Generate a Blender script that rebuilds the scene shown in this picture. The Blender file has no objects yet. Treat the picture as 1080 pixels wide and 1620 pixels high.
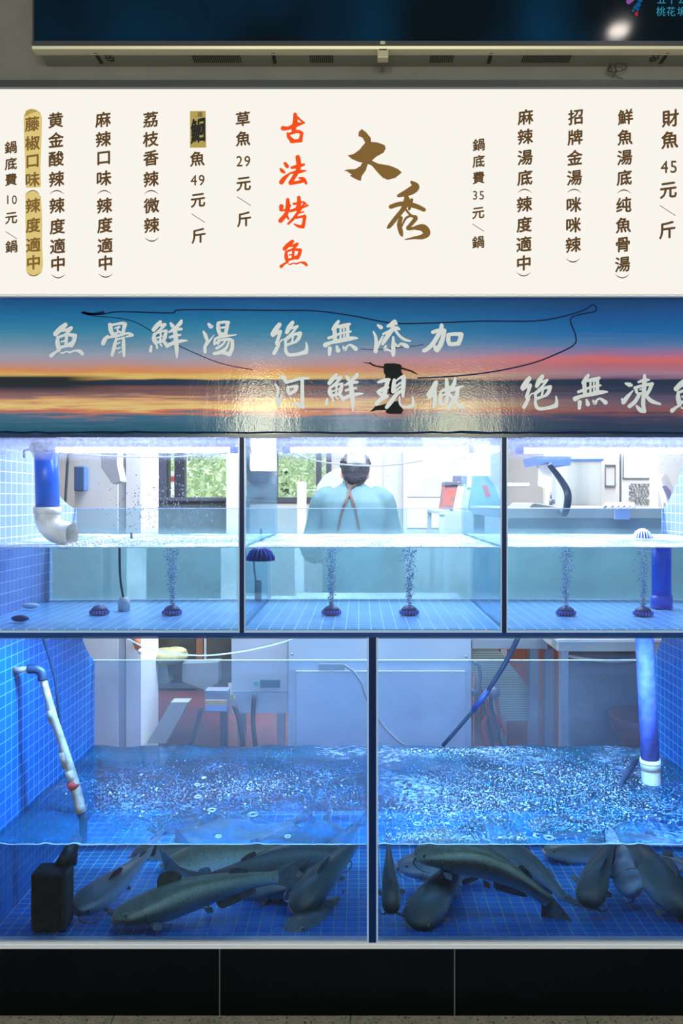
import bpy, bmesh, math, random
from mathutils import Vector, Matrix
random.seed(7)
SC = bpy.context.scene
COL = SC.collection
PI = math.pi
# ------------------------------------------------------------------ camera
CX, CY, CZ, F = 0.0556, -2.0, 1.515, 1080.0
cam_d = bpy.data.cameras.new('camera')
cam = bpy.data.objects.new('camera', cam_d); COL.objects.link(cam)
cam.location = (CX, CY, CZ); cam.rotation_euler = (PI/2, 0, 0)
cam_d.sensor_fit = 'VERTICAL'; cam_d.sensor_height = 36.0; cam_d.sensor_width = 24.0
cam_d.lens = 24.0
cam_d.shift_x = -30/1620; cam_d.shift_y = -20/1620
cam_d.clip_start = 0.02
SC.camera = cam
# ------------------------------------------------------------------ view + world
SC.view_settings.view_transform = 'Standard'; SC.view_settings.look = 'None'
SC.view_settings.exposure = 0.0; SC.view_settings.gamma = 1.0
SC.view_settings.use_curve_mapping = False
try:
    SC.cycles.use_denoising = True
    SC.cycles.max_bounces = 16; SC.cycles.transparent_max_bounces = 32; SC.cycles.transmission_bounces = 12
    SC.cycles.sample_clamp_indirect = 4.0
    SC.cycles.caustics_reflective = False; SC.cycles.caustics_refractive = False
except Exception: pass
W = bpy.data.worlds.new('world'); SC.world = W; W.use_nodes = True
W.node_tree.nodes['Background'].inputs[0].default_value = (0.62, 0.70, 0.80, 1)
W.node_tree.nodes['Background'].inputs[1].default_value = 1.0

def light(name, kind, loc, energy, color=(1,1,1), size=0.1, sy=None, rot=(0,0,0), target=None):
    d = bpy.data.lights.new(name, kind); d.energy = energy; d.color = color
    if kind == 'AREA':
        d.size = size
        if sy: d.shape = 'RECTANGLE'; d.size_y = sy
    elif kind == 'SUN': d.angle = size
    o = bpy.data.objects.new(name, d); COL.objects.link(o); o.location = loc; o.rotation_euler = rot
    if target is not None:
        o.rotation_euler = (Vector(target)-Vector(loc)).to_track_quat('-Z', 'Y').to_euler()
    return o
light('sun_light', 'SUN', (0, 9, 12), 9.0, (1, .97, .9), 0.03, target=(1.5, 3.5, 0))
# unseen area lights, added overhead to brighten the kitchen
light('kitchen_fill_light', 'AREA', (-0.3, 2.4, 2.93), 95, (0.95, 0.98, 1.0), 2.6, 1.6)
light('kitchen_fill_light', 'AREA', (1.5, 2.2, 2.93), 95, (0.95, 0.98, 1.0), 1.2, 1.2)
light('kitchen_low_fill', 'AREA', (0.2, 1.25, 2.9), 170, (0.9, 0.95, 1.0), 2.0, 0.3)  # added fill for the low part of the kitchen near the tanks
# lit shop fronts across the lane, seen only as soft sheens on the glossy banner
light('street_sign_light', 'AREA', (-1.25, -7.2, 2.45), 75, (1.0, .97, .70), 0.35, 1.1, target=(-0.3, 0, 1.8))
light('street_sign_light', 'AREA', (1.35, -7.2, 2.38), 75, (1.0, .97, .62), 0.9, 1.1, target=(0.4, 0, 1.8))
light('street_sign_light', 'AREA', (0.0, -7.2, 2.50), 20, (.9, .97, 1.0), 0.25, 1.0, target=(0.1, 0, 1.8))
# blue led bars in the lower tank, under the slab, behind the front beam
LOWER_LED = 235.0
UPPER_LED = 32.0

# ------------------------------------------------------------------ helpers
def P(px, py, Y=0.0):
    k = (Y-CY)/F
    return Vector((CX+(px-570)*k, Y, CZ-(py-790)*k))
def PW(px, py, Y):                    # a point seen through the front pane and the water behind it
    d = Vector(((px-570)/F, 1, -(py-790)/F)); h = Vector((CX, CY, CZ))+d*2.0
    n = d.normalized(); tx, tz = n.x/1.333, n.z/1.333; c = math.sqrt(1-tx*tx-tz*tz)
    return Vector((h.x+tx/c*Y, Y, h.z+tz/c*Y))
def PWz(px, py, z):
    d = Vector(((px-570)/F, 1, -(py-790)/F)); h = Vector((CX, CY, CZ))+d*2.0
    n = d.normalized(); tx, tz = n.x/1.333, n.z/1.333; c = math.sqrt(1-tx*tx-tz*tz)
    Y = (z-h.z)/(tz/c)
    return Vector((h.x+tx/c*Y, Y, z))
def FX(px): return (px-540)/540
def FZ(py): return CZ-(py-790)/540

def cr(pts, n=6):                     # catmull-rom through tuples of any length
    if len(pts) < 3:
        a, b = pts[0], pts[-1]
        return [tuple(a[k]+(b[k]-a[k])*i/n for k in range(len(a))) for i in range(n+1)]
    out = []
    q = [pts[0]]+list(pts)+[pts[-1]]
    for i in range(1, len(q)-2):
        for j in range(n):
            t = j/n
            out.append(tuple(0.5*((2*q[i][k])+(-q[i-1][k]+q[i+1][k])*t+(2*q[i-1][k]-5*q[i][k]+4*q[i+1][k]-q[i+2][k])*t*t
                       +(-q[i-1][k]+3*q[i][k]-3*q[i+1][k]+q[i+2][k])*t**3) for k in range(len(q[i]))))
    out.append(tuple(pts[-1])); return out

class MB:
    def __init__(s): s.v = []; s.f = []; s.mi = []; s.cur = 0
    def add(s, vs, fs):
        b = len(s.v); s.v += [tuple(v) for v in vs]
        for f in fs: s.f.append(tuple(i+b for i in f)); s.mi.append(s.cur)
        return s
    def box(s, a, b, M=None):
        x0, y0, z0 = [min(a[i], b[i]) for i in range(3)]; x1, y1, z1 = [max(a[i], b[i]) for i in range(3)]
        vs = [Vector(p) for p in ((x0,y0,z0),(x1,y0,z0),(x1,y1,z0),(x0,y1,z0),(x0,y0,z1),(x1,y0,z1),(x1,y1,z1),(x0,y1,z1))]
        if M: vs = [M @ v for v in vs]
        return s.add(vs, [(0,3,2,1),(4,5,6,7),(0,1,5,4),(1,2,6,5),(2,3,7,6),(3,0,4,7)])
    def tube(s, pts, r, n=12, cap=True, smooth=0):
        pts = [tuple(p) for p in pts]
        if not hasattr(r, '__len__'): r = [r]*len(pts)
        if smooth:
            q = cr([p+(rr,) for p, rr in zip(pts, r)], smooth); pts = [p[:3] for p in q]; r = [p[3] for p in q]
        P_ = [Vector(p) for p in pts]; rings = []; up = None
        for i, p in enumerate(P_):
            t = (P_[min(i+1, len(P_)-1)]-P_[max(i-1, 0)]).normalized()
            if up is None: up = Vector((0,0,1)) if abs(t.z) < .9 else Vector((1,0,0))
            a = t.cross(up).normalized(); up = a.cross(t).normalized()
            rings.append([p+(a*math.cos(2*PI*k/n)+up*math.sin(2*PI*k/n))*r[i] for k in range(n)])
        return s.loft(rings, cap)
    def loft(s, rings, cap=True):
        n = len(rings[0]); vs = [v for R in rings for v in R]; fs = []
        for i in range(len(rings)-1):
            for k in range(n):
                fs.append((i*n+k, i*n+(k+1) % n, (i+1)*n+(k+1) % n, (i+1)*n+k))
        if cap: fs += [tuple(range(n))[::-1], tuple(range((len(rings)-1)*n, len(rings)*n))]
        return s.add(vs, fs)
    def ell(s, c, r, n=10, m=7, M=None):
        c = Vector(c); r = r if hasattr(r, '__len__') else (r, r, r); vs = [Vector((0, 0, -1))]
        for j in range(1, m):
            a = -PI/2+PI*j/m
            for k in range(n): vs.append(Vector((math.cos(a)*math.cos(2*PI*k/n), math.cos(a)*math.sin(2*PI*k/n), math.sin(a))))
        vs.append(Vector((0, 0, 1)))
        vs = [Vector((v.x*r[0], v.y*r[1], v.z*r[2])) for v in vs]
        if M: vs = [M @ v for v in vs]
        fs = [(0, 1+(k+1) % n, 1+k) for k in range(n)]
        for j in range(m-2):
            for k in range(n):
                a = 1+j*n+k; b = 1+j*n+(k+1) % n
                fs.append((a, b, b+n, a+n))
        L = len(vs)-1; o = 1+(m-2)*n
        fs += [(L, o+k, o+(k+1) % n) for k in range(n)]
        return s.add([v+c for v in vs], fs)
    def lathe(s, prof, c, n=24, M=None):       # prof: (r, z)
        c = Vector(c); rings = []
        for r, z in prof:
            R = [Vector((r*math.cos(2*PI*k/n), r*math.sin(2*PI*k/n), z)) for k in range(n)]
            if M: R = [M @ v for v in R]
            rings.append([v+c for v in R])
        return s.loft(rings)
    def poly(s, pts, y0, y1):                  # outline in (x, z), extruded from y0 to y1
        n = len(pts); vs = [(p[0], y0, p[1]) for p in pts]+[(p[0], y1, p[1]) for p in pts]
        fs = [tuple(range(n)), tuple(range(n, 2*n))[::-1]]+[(k, k+n, (k+1) % n+n, (k+1) % n) for k in range(n)]
        return s.add(vs, fs)
    def polyx(s, pts, x0, x1):                 # outline in (y, z), extruded in x
        n = len(pts); vs = [(x0, p[0], p[1]) for p in pts]+[(x1, p[0], p[1]) for p in pts]
        fs = [tuple(range(n)), tuple(range(n, 2*n))[::-1]]+[(k, k+n, (k+1) % n+n, (k+1) % n) for k in range(n)]
        return s.add(vs, fs)
    def build(s, name, mat, parent=None, smooth=False, bevel=0, sub=0, remesh=0):
        me = bpy.data.meshes.new(name); me.from_pydata(s.v, [], s.f); me.validate(clean_customdata=False)
        for m in (mat if isinstance(mat, (list, tuple)) else [mat]): me.materials.append(m)
        if isinstance(mat, (list, tuple)) and len(me.polygons) == len(s.mi): me.polygons.foreach_set('material_index', s.mi)
        bm = bmesh.new(); bm.from_mesh(me); bmesh.ops.recalc_face_normals(bm, faces=bm.faces); bm.to_mesh(me); bm.free()
        if smooth: me.polygons.foreach_set('use_smooth', [True]*len(me.polygons))
        o = bpy.data.objects.new(name, me); COL.objects.link(o)
        if bevel:
            b = o.modifiers.new('bevel', 'BEVEL'); b.width = bevel; b.segments = 2; b.limit_method = 'ANGLE'
        if remesh:
            r = o.modifiers.new('remesh', 'REMESH'); r.mode = 'VOXEL'; r.voxel_size = remesh; r.use_smooth_shade = True
            k = o.modifiers.new('smooth', 'SMOOTH'); k.iterations = 6; k.factor = .5
        if sub:
            m = o.modifiers.new('sub', 'SUBSURF'); m.levels = sub; m.render_levels = sub
        if parent:
            o.parent = parent
            o.matrix_parent_inverse = Matrix.Translation(parent.location).inverted() if parent.type == 'EMPTY' else Matrix.Identity(4)
        return o

def tag(o, label, cat, group=None, kind=None):
    o['label'] = label; o['category'] = cat
    if group: o['group'] = group
    if kind: o['kind'] = kind
    return o
def thing(name, label, cat, loc=(0,0,0), group=None):
    o = bpy.data.objects.new(name, None); COL.objects.link(o); o.location = loc; o.empty_display_size = .05
    return tag(o, label, cat, group)
def struct(o): o['kind'] = 'structure'; return o

# ------------------------------------------------------------------ materials
def nt(name):
    m = bpy.data.materials.new(name); m.use_nodes = True; t = m.node_tree
    for n in list(t.nodes): t.nodes.remove(n)
    out = t.nodes.new('ShaderNodeOutputMaterial'); return m, t, out
def N(t, typ, **kw):
    n = t.nodes.new(typ)
    for k, v in kw.items():
        if k.startswith('i_'):
            key = k[2:]; key = int(key) if key.isdigit() else key.replace('_', ' ')
            n.inputs[key].default_value = v
        else: setattr(n, k, v)
    return n
def L(t, a, b): t.links.new(a, b)
def c4(c): return (c[0], c[1], c[2], 1)
def srgb(r, g, b):
    f = lambda u: (u/255/12.92) if u/255 <= .04045 else ((u/255+.055)/1.055)**2.4
    return (f(r), f(g), f(b))
def mth(t, op, a, b=None, c=None):
    n = N(t, 'ShaderNodeMath', operation=op)
    for i, v in enumerate((a, b, c)):
        if v is None: continue
        if hasattr(v, 'is_linked'): L(t, v, n.inputs[i])
        else: n.inputs[i].default_value = v
    return n.outputs[0]
def mixc(t, f, a, b):
    n = N(t, 'ShaderNodeMix', data_type='RGBA')
    for i, v in ((0, f), (6, a), (7, b)):
        if hasattr(v, 'is_linked'): L(t, v, n.inputs[i])
        else: n.inputs[i].default_value = v if i == 0 else c4(v)
    return n.outputs[2]
def mr(t, v, a, b, c=0.0, d=1.0):
    n = N(t, 'ShaderNodeMapRange'); L(t, v, n.inputs[0])
    for i, q in enumerate((a, b, c, d)): n.inputs[i+1].default_value = q
    return n.outputs[0]
def noise(t, scale, detail=3, vec=None, stretch=None, rough=.5):
    n = N(t, 'ShaderNodeTexNoise', i_Scale=scale, i_Detail=detail, i_Roughness=rough)
    if vec is None: vec = N(t, 'ShaderNodeNewGeometry').outputs['Position']
    if stretch:
        mp = N(t, 'ShaderNodeMapping'); mp.inputs['Scale'].default_value = stretch; L(t, vec, mp.inputs[0]); vec = mp.outputs[0]
    L(t, vec, n.inputs['Vector']); return n.outputs['Fac']
def bump(t, h, strength, dist=.01):
    b = N(t, 'ShaderNodeBump'); b.inputs['Strength'].default_value = strength; b.inputs['Distance'].default_value = dist
    L(t, h, b.inputs['Height']); return b.outputs[0]
def mat(name, col, rough=.5, metal=0, spec=.5, var=0, vscale=20, bmp=0, bscale=80, col2=None, emit=None, es=0, stretch=None, trans=0):
    m, t, out = nt(name); p = N(t, 'ShaderNodeBsdfPrincipled')
    p.inputs['Base Color'].default_value = c4(col); p.inputs['Roughness'].default_value = rough
    p.inputs['Metallic'].default_value = metal; p.inputs['Specular IOR Level'].default_value = spec
    if trans: p.inputs['Transmission Weight'].default_value = trans
    if var or col2:
        f = mr(t, noise(t, vscale, 4, stretch=stretch), .35, .65); c2 = col2 or tuple(c*(1-var) for c in col)
        L(t, mixc(t, f, col, c2), p.inputs['Base Color'])
    if bmp: L(t, bump(t, noise(t, bscale, 3), bmp), p.inputs['Normal'])
    if emit: p.inputs['Emission Color'].default_value = c4(emit); p.inputs['Emission Strength'].default_value = es
    L(t, p.outputs[0], out.inputs[0]); return m
def emis(name, col, s=1.0):
    m, t, out = nt(name); e = N(t, 'ShaderNodeEmission'); e.inputs[0].default_value = c4(col); e.inputs[1].default_value = s
    L(t, e.outputs[0], out.inputs[0]); return m
def glass(name, tint=(1,1,1), refl=.05, haze=0.0, hcol=(.6,.75,.85), hz=None, hscale=8, rough=.02):
    """clear pane: see-through with a weak mirror; haze = share of scattering film (scale, algae), patchy"""
    m, t, out = nt(name)
    tr = N(t, 'ShaderNodeBsdfTransparent'); tr.inputs[0].default_value = c4(tint)
    gl = N(t, 'ShaderNodeBsdfGlossy'); gl.inputs['Roughness'].default_value = rough
    fr = N(t, 'ShaderNodeFresnel'); fr.inputs[0].default_value = 1.3
    mx = N(t, 'ShaderNodeMixShader'); L(t, mth(t, 'MINIMUM', fr.outputs[0], refl*4), mx.inputs[0])
    L(t, tr.outputs[0], mx.inputs[1]); L(t, gl.outputs[0], mx.inputs[2]); last = mx.outputs[0]
    if haze:
        df = N(t, 'ShaderNodeBsdfDiffuse'); df.inputs[0].default_value = c4(hcol)
        tl = N(t, 'ShaderNodeBsdfTranslucent'); tl.inputs[0].default_value = c4(hcol)
        ad = N(t, 'ShaderNodeMixShader'); ad.inputs[0].default_value = .5; L(t, df.outputs[0], ad.inputs[1]); L(t, tl.outputs[0], ad.inputs[2])
        f = mr(t, noise(t, hscale, 5), .3, .7, haze*.55, min(1, haze*1.35))
        if hz:           # (z_full, z_none)
            z = N(t, 'ShaderNodeSeparateXYZ'); L(t, N(t, 'ShaderNodeNewGeometry').outputs['Position'], z.inputs[0])
            f = mth(t, 'MULTIPLY', f, mr(t, z.outputs[2], hz[0], hz[1], 1, hz[2] if len(hz) > 2 else 0))
        m2 = N(t, 'ShaderNodeMixShader'); L(t, f, m2.inputs[0]); L(t, last, m2.inputs[1]); L(t, ad.outputs[0], m2.inputs[2]); last = m2.outputs[0]
    L(t, last, out.inputs[0]); return m
def tilemat(name, axes, size, tile, tile2, grout, gw=.05, off=(0, 0)):
    m, t, out = nt(name); s = N(t, 'ShaderNodeSeparateXYZ'); L(t, N(t, 'ShaderNodeNewGeometry').outputs['Position'], s.inputs[0])
    ds = []; cells = []
    for a, o in zip(axes, off):
        u = mth(t, 'DIVIDE', mth(t, 'ADD', s.outputs[a], 10+o), size)
        ds.append(mth(t, 'PINGPONG', u, .5)); cells.append(mth(t, 'FLOOR', u))
    g = mr(t, mth(t, 'MINIMUM', *ds), gw*.5, gw, 1, 0)
    wn = N(t, 'ShaderNodeTexWhiteNoise', noise_dimensions='2D'); cx = N(t, 'ShaderNodeCombineXYZ')
    L(t, cells[0], cx.inputs[0]); L(t, cells[1], cx.inputs[1]); L(t, cx.outputs[0], wn.inputs['Vector'])
    c = mixc(t, wn.outputs[0], tile, tile2)
    c = mixc(t, mth(t, 'MULTIPLY', mr(t, noise(t, 3, 4), .4, .7), .35), c, tuple(v*.55 for v in tile))
    c = mixc(t, g, c, grout)
    p = N(t, 'ShaderNodeBsdfPrincipled'); p.inputs['Roughness'].default_value = .25; L(t, c, p.inputs['Base Color'])
    L(t, bump(t, mth(t, 'MULTIPLY', g, -1), .3, .003), p.inputs['Normal'])
    L(t, p.outputs[0], out.inputs[0]); return m

M = {}
M['plaster'] = mat('grey_render', srgb(122,119,111), .8, var=.12, vscale=9, bmp=.12, bscale=120)
M['concrete_dark'] = mat('dark_ceiling', (.05,.05,.05), .9)
M['alu'] = mat('aluminium', (.93,.94,.97), .38, .1, bmp=.03, bscale=40)
M['alu_dark'] = mat('dark_aluminium', (.16,.17,.18), .35, .8)
M['tv_side'] = mat('brushed_case', (.66,.60,.42), .42, .4)
M['tv_under'] = mat('olive_case', (.30,.29,.22), .55, .2)
M['black'] = mat('black_plastic', (.012,.013,.015), .4)
M['black_tile'] = mat('black_tile', (.002,.003,.0035), .3, spec=.06)
M['grout'] = mat('pale_grout', (.12,.12,.11), .8)
M['beam'] = mat('blue_beam', (.004,.045,.20), .3, spec=.2)
M['silicone'] = mat('dark_silicone', (.002,.015,.08), .35, spec=.15)
M['white'] = mat('white_paint', (.78,.79,.78), .55, var=.05, vscale=5)
M['white_pl'] = mat('white_plastic', (.82,.83,.84), .3)
M['edge_blue'] = mat('blue_glass_edge', (.05,.12,.32), .3)
M['pvc_w'] = mat('stained_white_pvc', (.74,.76,.76), .35, col2=(.50,.50,.46), vscale=25)
M['pvc_b'] = mat('blue_pvc', (.006,.11,.66), .3, var=.2, vscale=18)
M['pvc_b2'] = mat('scaled_blue_pvc', (.10,.17,.80), .4, col2=(.22,.28,.82), vscale=40)
M['pvc_old'] = mat('grimy_pvc', (.55,.50,.42), .55, col2=(.24,.21,.17), vscale=22)
M['dark_fit'] = mat('dark_fitting', (.01,.03,.07), .45)
M['rubber'] = mat('dark_blue_rubber', (.008,.04,.20), .45, spec=.7)
M['sponge'] = mat('black_sponge', (.004,.005,.008), .95, bmp=.5, bscale=160)
M['steel'] = mat('stainless_steel', (.62,.64,.66), .32, .75, bmp=.03, bscale=25, stretch=None)
M['steel_w'] = mat('pale_steel_door', (.60,.63,.68), .42, .25, var=.06, vscale=3)
M['dark_room'] = mat('dark_equipment', (.03,.035,.045), .6, col2=(.07,.06,.05), vscale=9)
M['red_floor'] = mat('red_floor_tile', (.24,.055,.04), .35, var=.3, vscale=6)
M['red'] = mat('red_paint', (.42,.05,.05), .5)
M['frame_dk'] = mat('dark_window_frame', (.07,.09,.13), .4)
M['tile_x'] = tilemat('blue_mosaic_side', (1, 2), .0365, (.002,.11,.42), (.003,.14,.47), (.12,.32,.62), .055)
M['tile_z'] = tilemat('blue_mosaic_floor', (0, 1), .0375, (.004,.27,.92), (.006,.32,.95), (.45,.80,.98), .05)
M['tile_xu'] = tilemat('pale_blue_mosaic_side', (1, 2), .0365, (.20,.30,.72), (.26,.36,.78), (.60,.72,.98), .05)
M['tile_zu'] = tilemat('pale_blue_mosaic_floor', (0, 1), .0375, (.15,.42,.82), (.18,.46,.86), (.70,.90,.98), .05)
# ================================================================== the setting
XL, XR = -1.75, 1.95                      # side limits of the shop front
# lane pavement, granite speckle
m, t, out = nt('speckled_granite'); p = N(t, 'ShaderNodeBsdfPrincipled'); p.inputs['Roughness'].default_value = .6
base = mixc(t, mr(t, noise(t, 30, 4), .35, .65), (.52,.47,.36), (.36,.33,.25))
base = mixc(t, mr(t, noise(t, 110, 2), .60, .66), base, (.06,.05,.04))
base = mixc(t, mr(t, noise(t, 75, 2), .33, .28), base, (.72,.68,.55))
L(t, base, p.inputs['Base Color']); L(t, p.outputs[0], out.inputs[0]); M['granite'] = m
fl = MB()
edges = [-4.0, FX(180)-1.386, FX(180)-.693, FX(180), FX(554), FX(925), FX(925)+.69, FX(925)+1.38, 5.0]
for a, b in zip(edges[:-1], edges[1:]): fl.box((a+.0016, -9, -.05), (b-.0016, .02, 0))
fl.box((-4, -9, -.08), (5, .02, -.006))
struct(fl.build('floor', M['granite']))
struct(MB().box((XL-2, .02, -.05), (XR+2, 5.2, 0)).build('floor_kitchen', M['red_floor']))
struct(MB().box((-4, -4.5, 3.8), (5, .02, 3.9)).build('ceiling', M['concrete_dark']))
struct(MB().box((XL-2, .16, 2.98), (XR+2, 4.9, 3.08)).build('ceiling_kitchen', M['white']))
# wall above the sign (carries the screen) and dark plinth below the tank
struct(MB().box((XL, 0, FZ(137)), (XR, .14, 3.8)).build('wall_front', M['plaster']))
struct(MB().box((XL-2.3, 0, 0), (XL, .14, 3.8)).build('wall_front_left', M['plaster']))
struct(MB().box((XR, 0, 0), (XR+3, .14, 3.8)).build('wall_front_right', M['plaster']))
pz0, pz1 = 0.0, FZ(1497)
seams = [XL, FX(347)-.69, FX(347), FX(719), FX(719)+.69, XR]
tl = MB()
for a, b in zip(seams[:-1], seams[1:]): tl.box((a+.0018, .002, .001), (b-.0018, .05, pz1))
tl.cur = 1
tl.box((XL, .0035, .002), (XR, .045, pz1-.001))
struct(tl.build('trim_1', [M['black_tile'], M['grout']]))
# aluminium sill under the lower tank
sl = MB()
zs = FZ(1497)
sl.polyx([(-.012, zs), (-.016, zs+.004), (-.016, zs+.008), (-.011, zs+.0105), (-.011, zs+.0125), (-.006, zs+.016), (.0, zs+.017), (.03, zs+.017), (.03, zs)], XL, XR)
struct(sl.build('trim_2', M['alu']))
# side walls of the tank recess, mosaic, with the rear edge swept forward above each rear pane
LW_L, LW_R, UW_L, UW_R = -1.041, 1.256, -1.116, 1.298
TD = .80                                   # tank depth
ZU0, ZU1 = 1.135, FZ(692)                  # upper tank floor / top
ZL0, ZL1 = .222, 1.100
def curve_wall(x0, x1, z0, z1, zg, ymin, mat_, name):
    pts = [(.012, z0), (TD+.02, z0), (TD+.02, zg)]
    for i in range(1, 9):
        a = i/8*PI/2
        pts.append((TD+.02-(TD+.02-ymin)*math.sin(a)**1.0*(.35+.65*i/8), zg+(z1-zg)*(1-math.cos(a))))
    pts.append((.012, z1))
    return struct(MB().polyx(pts, x0, x1).build(name, mat_))
ZUG = P(540, 805, TD).z; ZLG = P(540, 1045, TD).z
curve_wall(LW_L-.12, LW_L, 0.0, ZL1, ZLG, .62, M['tile_x'], 'wall_left_lower')
curve_wall(LW_R, LW_R+.12, 0.0, ZL1, ZLG, .66, M['tile_x'], 'wall_right_lower')
curve_wall(UW_L-.05, UW_L, ZL1, ZU1+.02, ZUG, .40, M['tile_xu'], 'wall_left_upper')
curve_wall(UW_R, UW_R+.05, ZL1, ZU1+.02, ZUG, .60, M['tile_xu'], 'wall_right_upper')
# filler piers outside the recess
struct(MB().box((XL, .012, 0), (LW_L-.12, .14, ZU1+.02)).build('wall_pier_left', M['white']))
struct(MB().box((LW_R+.12, .012, 0), (XR, .14, ZU1+.02)).build('wall_pier_right', M['white']))
# tiled bed of the lower tank
struct(MB().box((LW_L, 0.002, pz1+.002), (LW_R, TD+.02, ZL0)).build('floor_tank', M['tile_z']))

# ================================================================== the two aquariums
M['pane'] = glass('clear_pane', (.93,.97,1.0), .05)
M['pane_u'] = glass('misted_pane', (.97,.985,1.0), .05, .34, (.80,.85,1.0), (ZU1-.035, ZU1-.070, .0), 60)
M['rear_u'] = glass('filmed_rear_pane', (.80,.90,.96), .05, .50, (.36,.56,.62), (1.36, 1.40, .22), 3.0)
M['rear_l'] = glass('filmed_rear_pane_low', (.86,.92,.98), .05, .12, (.36,.46,.58), None, 4.0)
M['div_u'] = glass('divider_pane', (.78,.90,.97), .04, .06, (.5,.75,.95), None, 5)
M['rim'] = mat('lit_glass_edge', (.42,.62,.95), .2, spec=.8)
ZB = FZ(1008)
ua = thing('upper_aquarium', 'shallow upper glass aquarium in three bays above the deep tank', 'aquarium', (0, 0, ZU0))
slab = MB().box((UW_L, .004, ZB), (UW_R, TD+.02, ZU0)); slab.build('base_slab', M['tile_zu'], ua)
beam = MB().box((XL, -.008, FZ(1007)), (XR, .004, FZ(1000))); beam.build('front_beam', M['beam'], ua, bevel=.002)
bx = [UW_L, FX(383), FX(796.5), UW_R]
for a, b in zip(bx[:-1], bx[1:]):
    MB().box((a+.004, -.006, ZU0-.01), (b-.004, 0, ZU1)).build('front_pane', M['pane_u'], ua)
for x in bx[1:3]:
    MB().box((x-.005, .003, ZU0), (x+.005, TD, ZU1-.04)).build('divider_pane', M['div_u'], ua)
    MB().box((x-.0065, -.0075, ZU0-.01), (x+.0065, .002, ZU1)).build('silicone_strip', M['silicone'], ua)
    e = MB()
    for s in (-1, 1): e.box((x+s*.0068, -.007, ZU0-.01), (x+s*.0105, .0015, ZU1))
    e.build('glass_edge', M['rim'], ua)
MB().box((UW_L, TD, ZU0), (UW_R, TD+.008, ZUG)).build('rear_pane', M['rear_u'], ua)
MB().box((UW_L, TD-.001, ZUG), (UW_R, TD+.009, ZUG+.003)).build('glass_edge', M['rim'], ua)
e = MB().box((XL, -.0065, ZU0-.012), (XR, .001, ZU0-.003)); e.build('glass_edge', M['rim'], ua)
MB().box((XL, -.008, ZU1), (XR, .03, ZU1+.006)).build('top_rail', M['alu_dark'], ua)
MB().box((UW_L, .02, ZU1-.006), (UW_R, .22, ZU1)).build('top_brace', glass('brace_glass', (.75,.85,1), .1, .55, (.6,.65,.95), None, 40), ua)

la = thing('lower_aquarium', 'deep lower glass aquarium in two bays holding the catfish', 'aquarium', (0, 0, ZL0))
xd = FX(589)
lx = [LW_L-.1, xd, LW_R+.1]
for a, b in zip(lx[:-1], lx[1:]):
    MB().box((a+.004, -.006, ZL0-.012), (b-.004, 0, ZB)).build('front_pane', M['pane'], la)
MB().box((xd-.006, .003, ZL0), (xd+.006, TD, ZL1-.005)).build('divider_pane', M['div_u'], la)
MB().box((xd-.0105, -.0075, ZL0-.012), (xd+.0105, .002, ZB)).build('silicone_strip', M['silicone'], la)
e = MB()
for s in (-1, 1): e.box((xd+s*.011, -.007, ZL0-.012), (xd+s*.016, .0015, ZB))
e.build('glass_edge', M['rim'], la)
MB().box((LW_L, TD, ZL0), (LW_R, TD+.008, ZLG)).build('rear_pane', M['rear_l'], la)
MB().box((LW_L, TD-.001, ZLG), (LW_R, TD+.009, ZLG+.002)).build('glass_edge', M['rim'], la)
MB().box((XL, -.0065, ZB-.003), (XR, .001, ZB)).build('top_glass_edge', M['edge_blue'], la)

# ------------------------------------------------------------------ water
def water_mat(name, refr, tint):
    m, t, out = nt(name)
    if refr:
        r = N(t, 'ShaderNodeBsdfRefraction'); r.inputs['IOR'].default_value = 1.333; r.inputs['Roughness'].default_value = 0
        r.inputs[0].default_value = c4(tint); L(t, r.outputs[0], out.inputs[0])
    else:
        r = N(t, 'ShaderNodeBsdfTransparent'); r.inputs[0].default_value = c4(tint); L(t, r.outputs[0], out.inputs[0])
    return m
def surface_mat(name, clear, tint, body, body_f, foam_lo, foam_hi, foam_scale, bstr, bscale, foamcol=(.8,.85,.95), stretch=(1,1.6,1)):
    m, t, out = nt(name)
    h = mth(t, 'ADD', noise(t, bscale, 5, stretch=stretch, rough=.6), mth(t, 'MULTIPLY', noise(t, bscale*3.1, 3, stretch=stretch), .5))
    nrm = bump(t, h, bstr, .02)
    tr = N(t, 'ShaderNodeBsdfTransparent'); tr.inputs[0].default_value = c4(tint)
    df = N(t, 'ShaderNodeBsdfDiffuse'); df.inputs[0].default_value = c4(body); L(t, nrm, df.inputs['Normal'])
    gl = N(t, 'ShaderNodeBsdfGlossy'); gl.inputs['Roughness'].default_value = .06; L(t, nrm, gl.inputs['Normal'])
    fr = N(t, 'ShaderNodeFresnel'); fr.inputs[0].default_value = 1.33; L(t, nrm, fr.inputs['Normal'])
    a = N(t, 'ShaderNodeMixShader'); L(t, mr(t, noise(t, bscale*.5, 4, stretch=stretch), .35, .65, body_f*.5, body_f*1.3), a.inputs[0])
    L(t, tr.outputs[0], a.inputs[1]); L(t, df.outputs[0], a.inputs[2])
    b = N(t, 'ShaderNodeMixShader'); L(t, mth(t, 'MINIMUM', fr.outputs[0], .7), b.inputs[0]); L(t, a.outputs[0], b.inputs[1]); L(t, gl.outputs[0], b.inputs[2])
    fo = N(t, 'ShaderNodeBsdfDiffuse'); fo.inputs[0].default_value = c4(foamcol)
    big = mr(t, noise(t, foam_scale, 3), foam_lo, foam_hi); fine = mr(t, noise(t, foam_scale*14, 4, stretch=stretch, rough=.7), .47, .60)
    c = N(t, 'ShaderNodeMixShader'); L(t, mth(t, 'MULTIPLY', big, fine), c.inputs[0]); L(t, b.outputs[0], c.inputs[1]); L(t, fo.outputs[0], c.inputs[2])
    L(t, c.outputs[0], out.inputs[0]); return m
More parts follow.
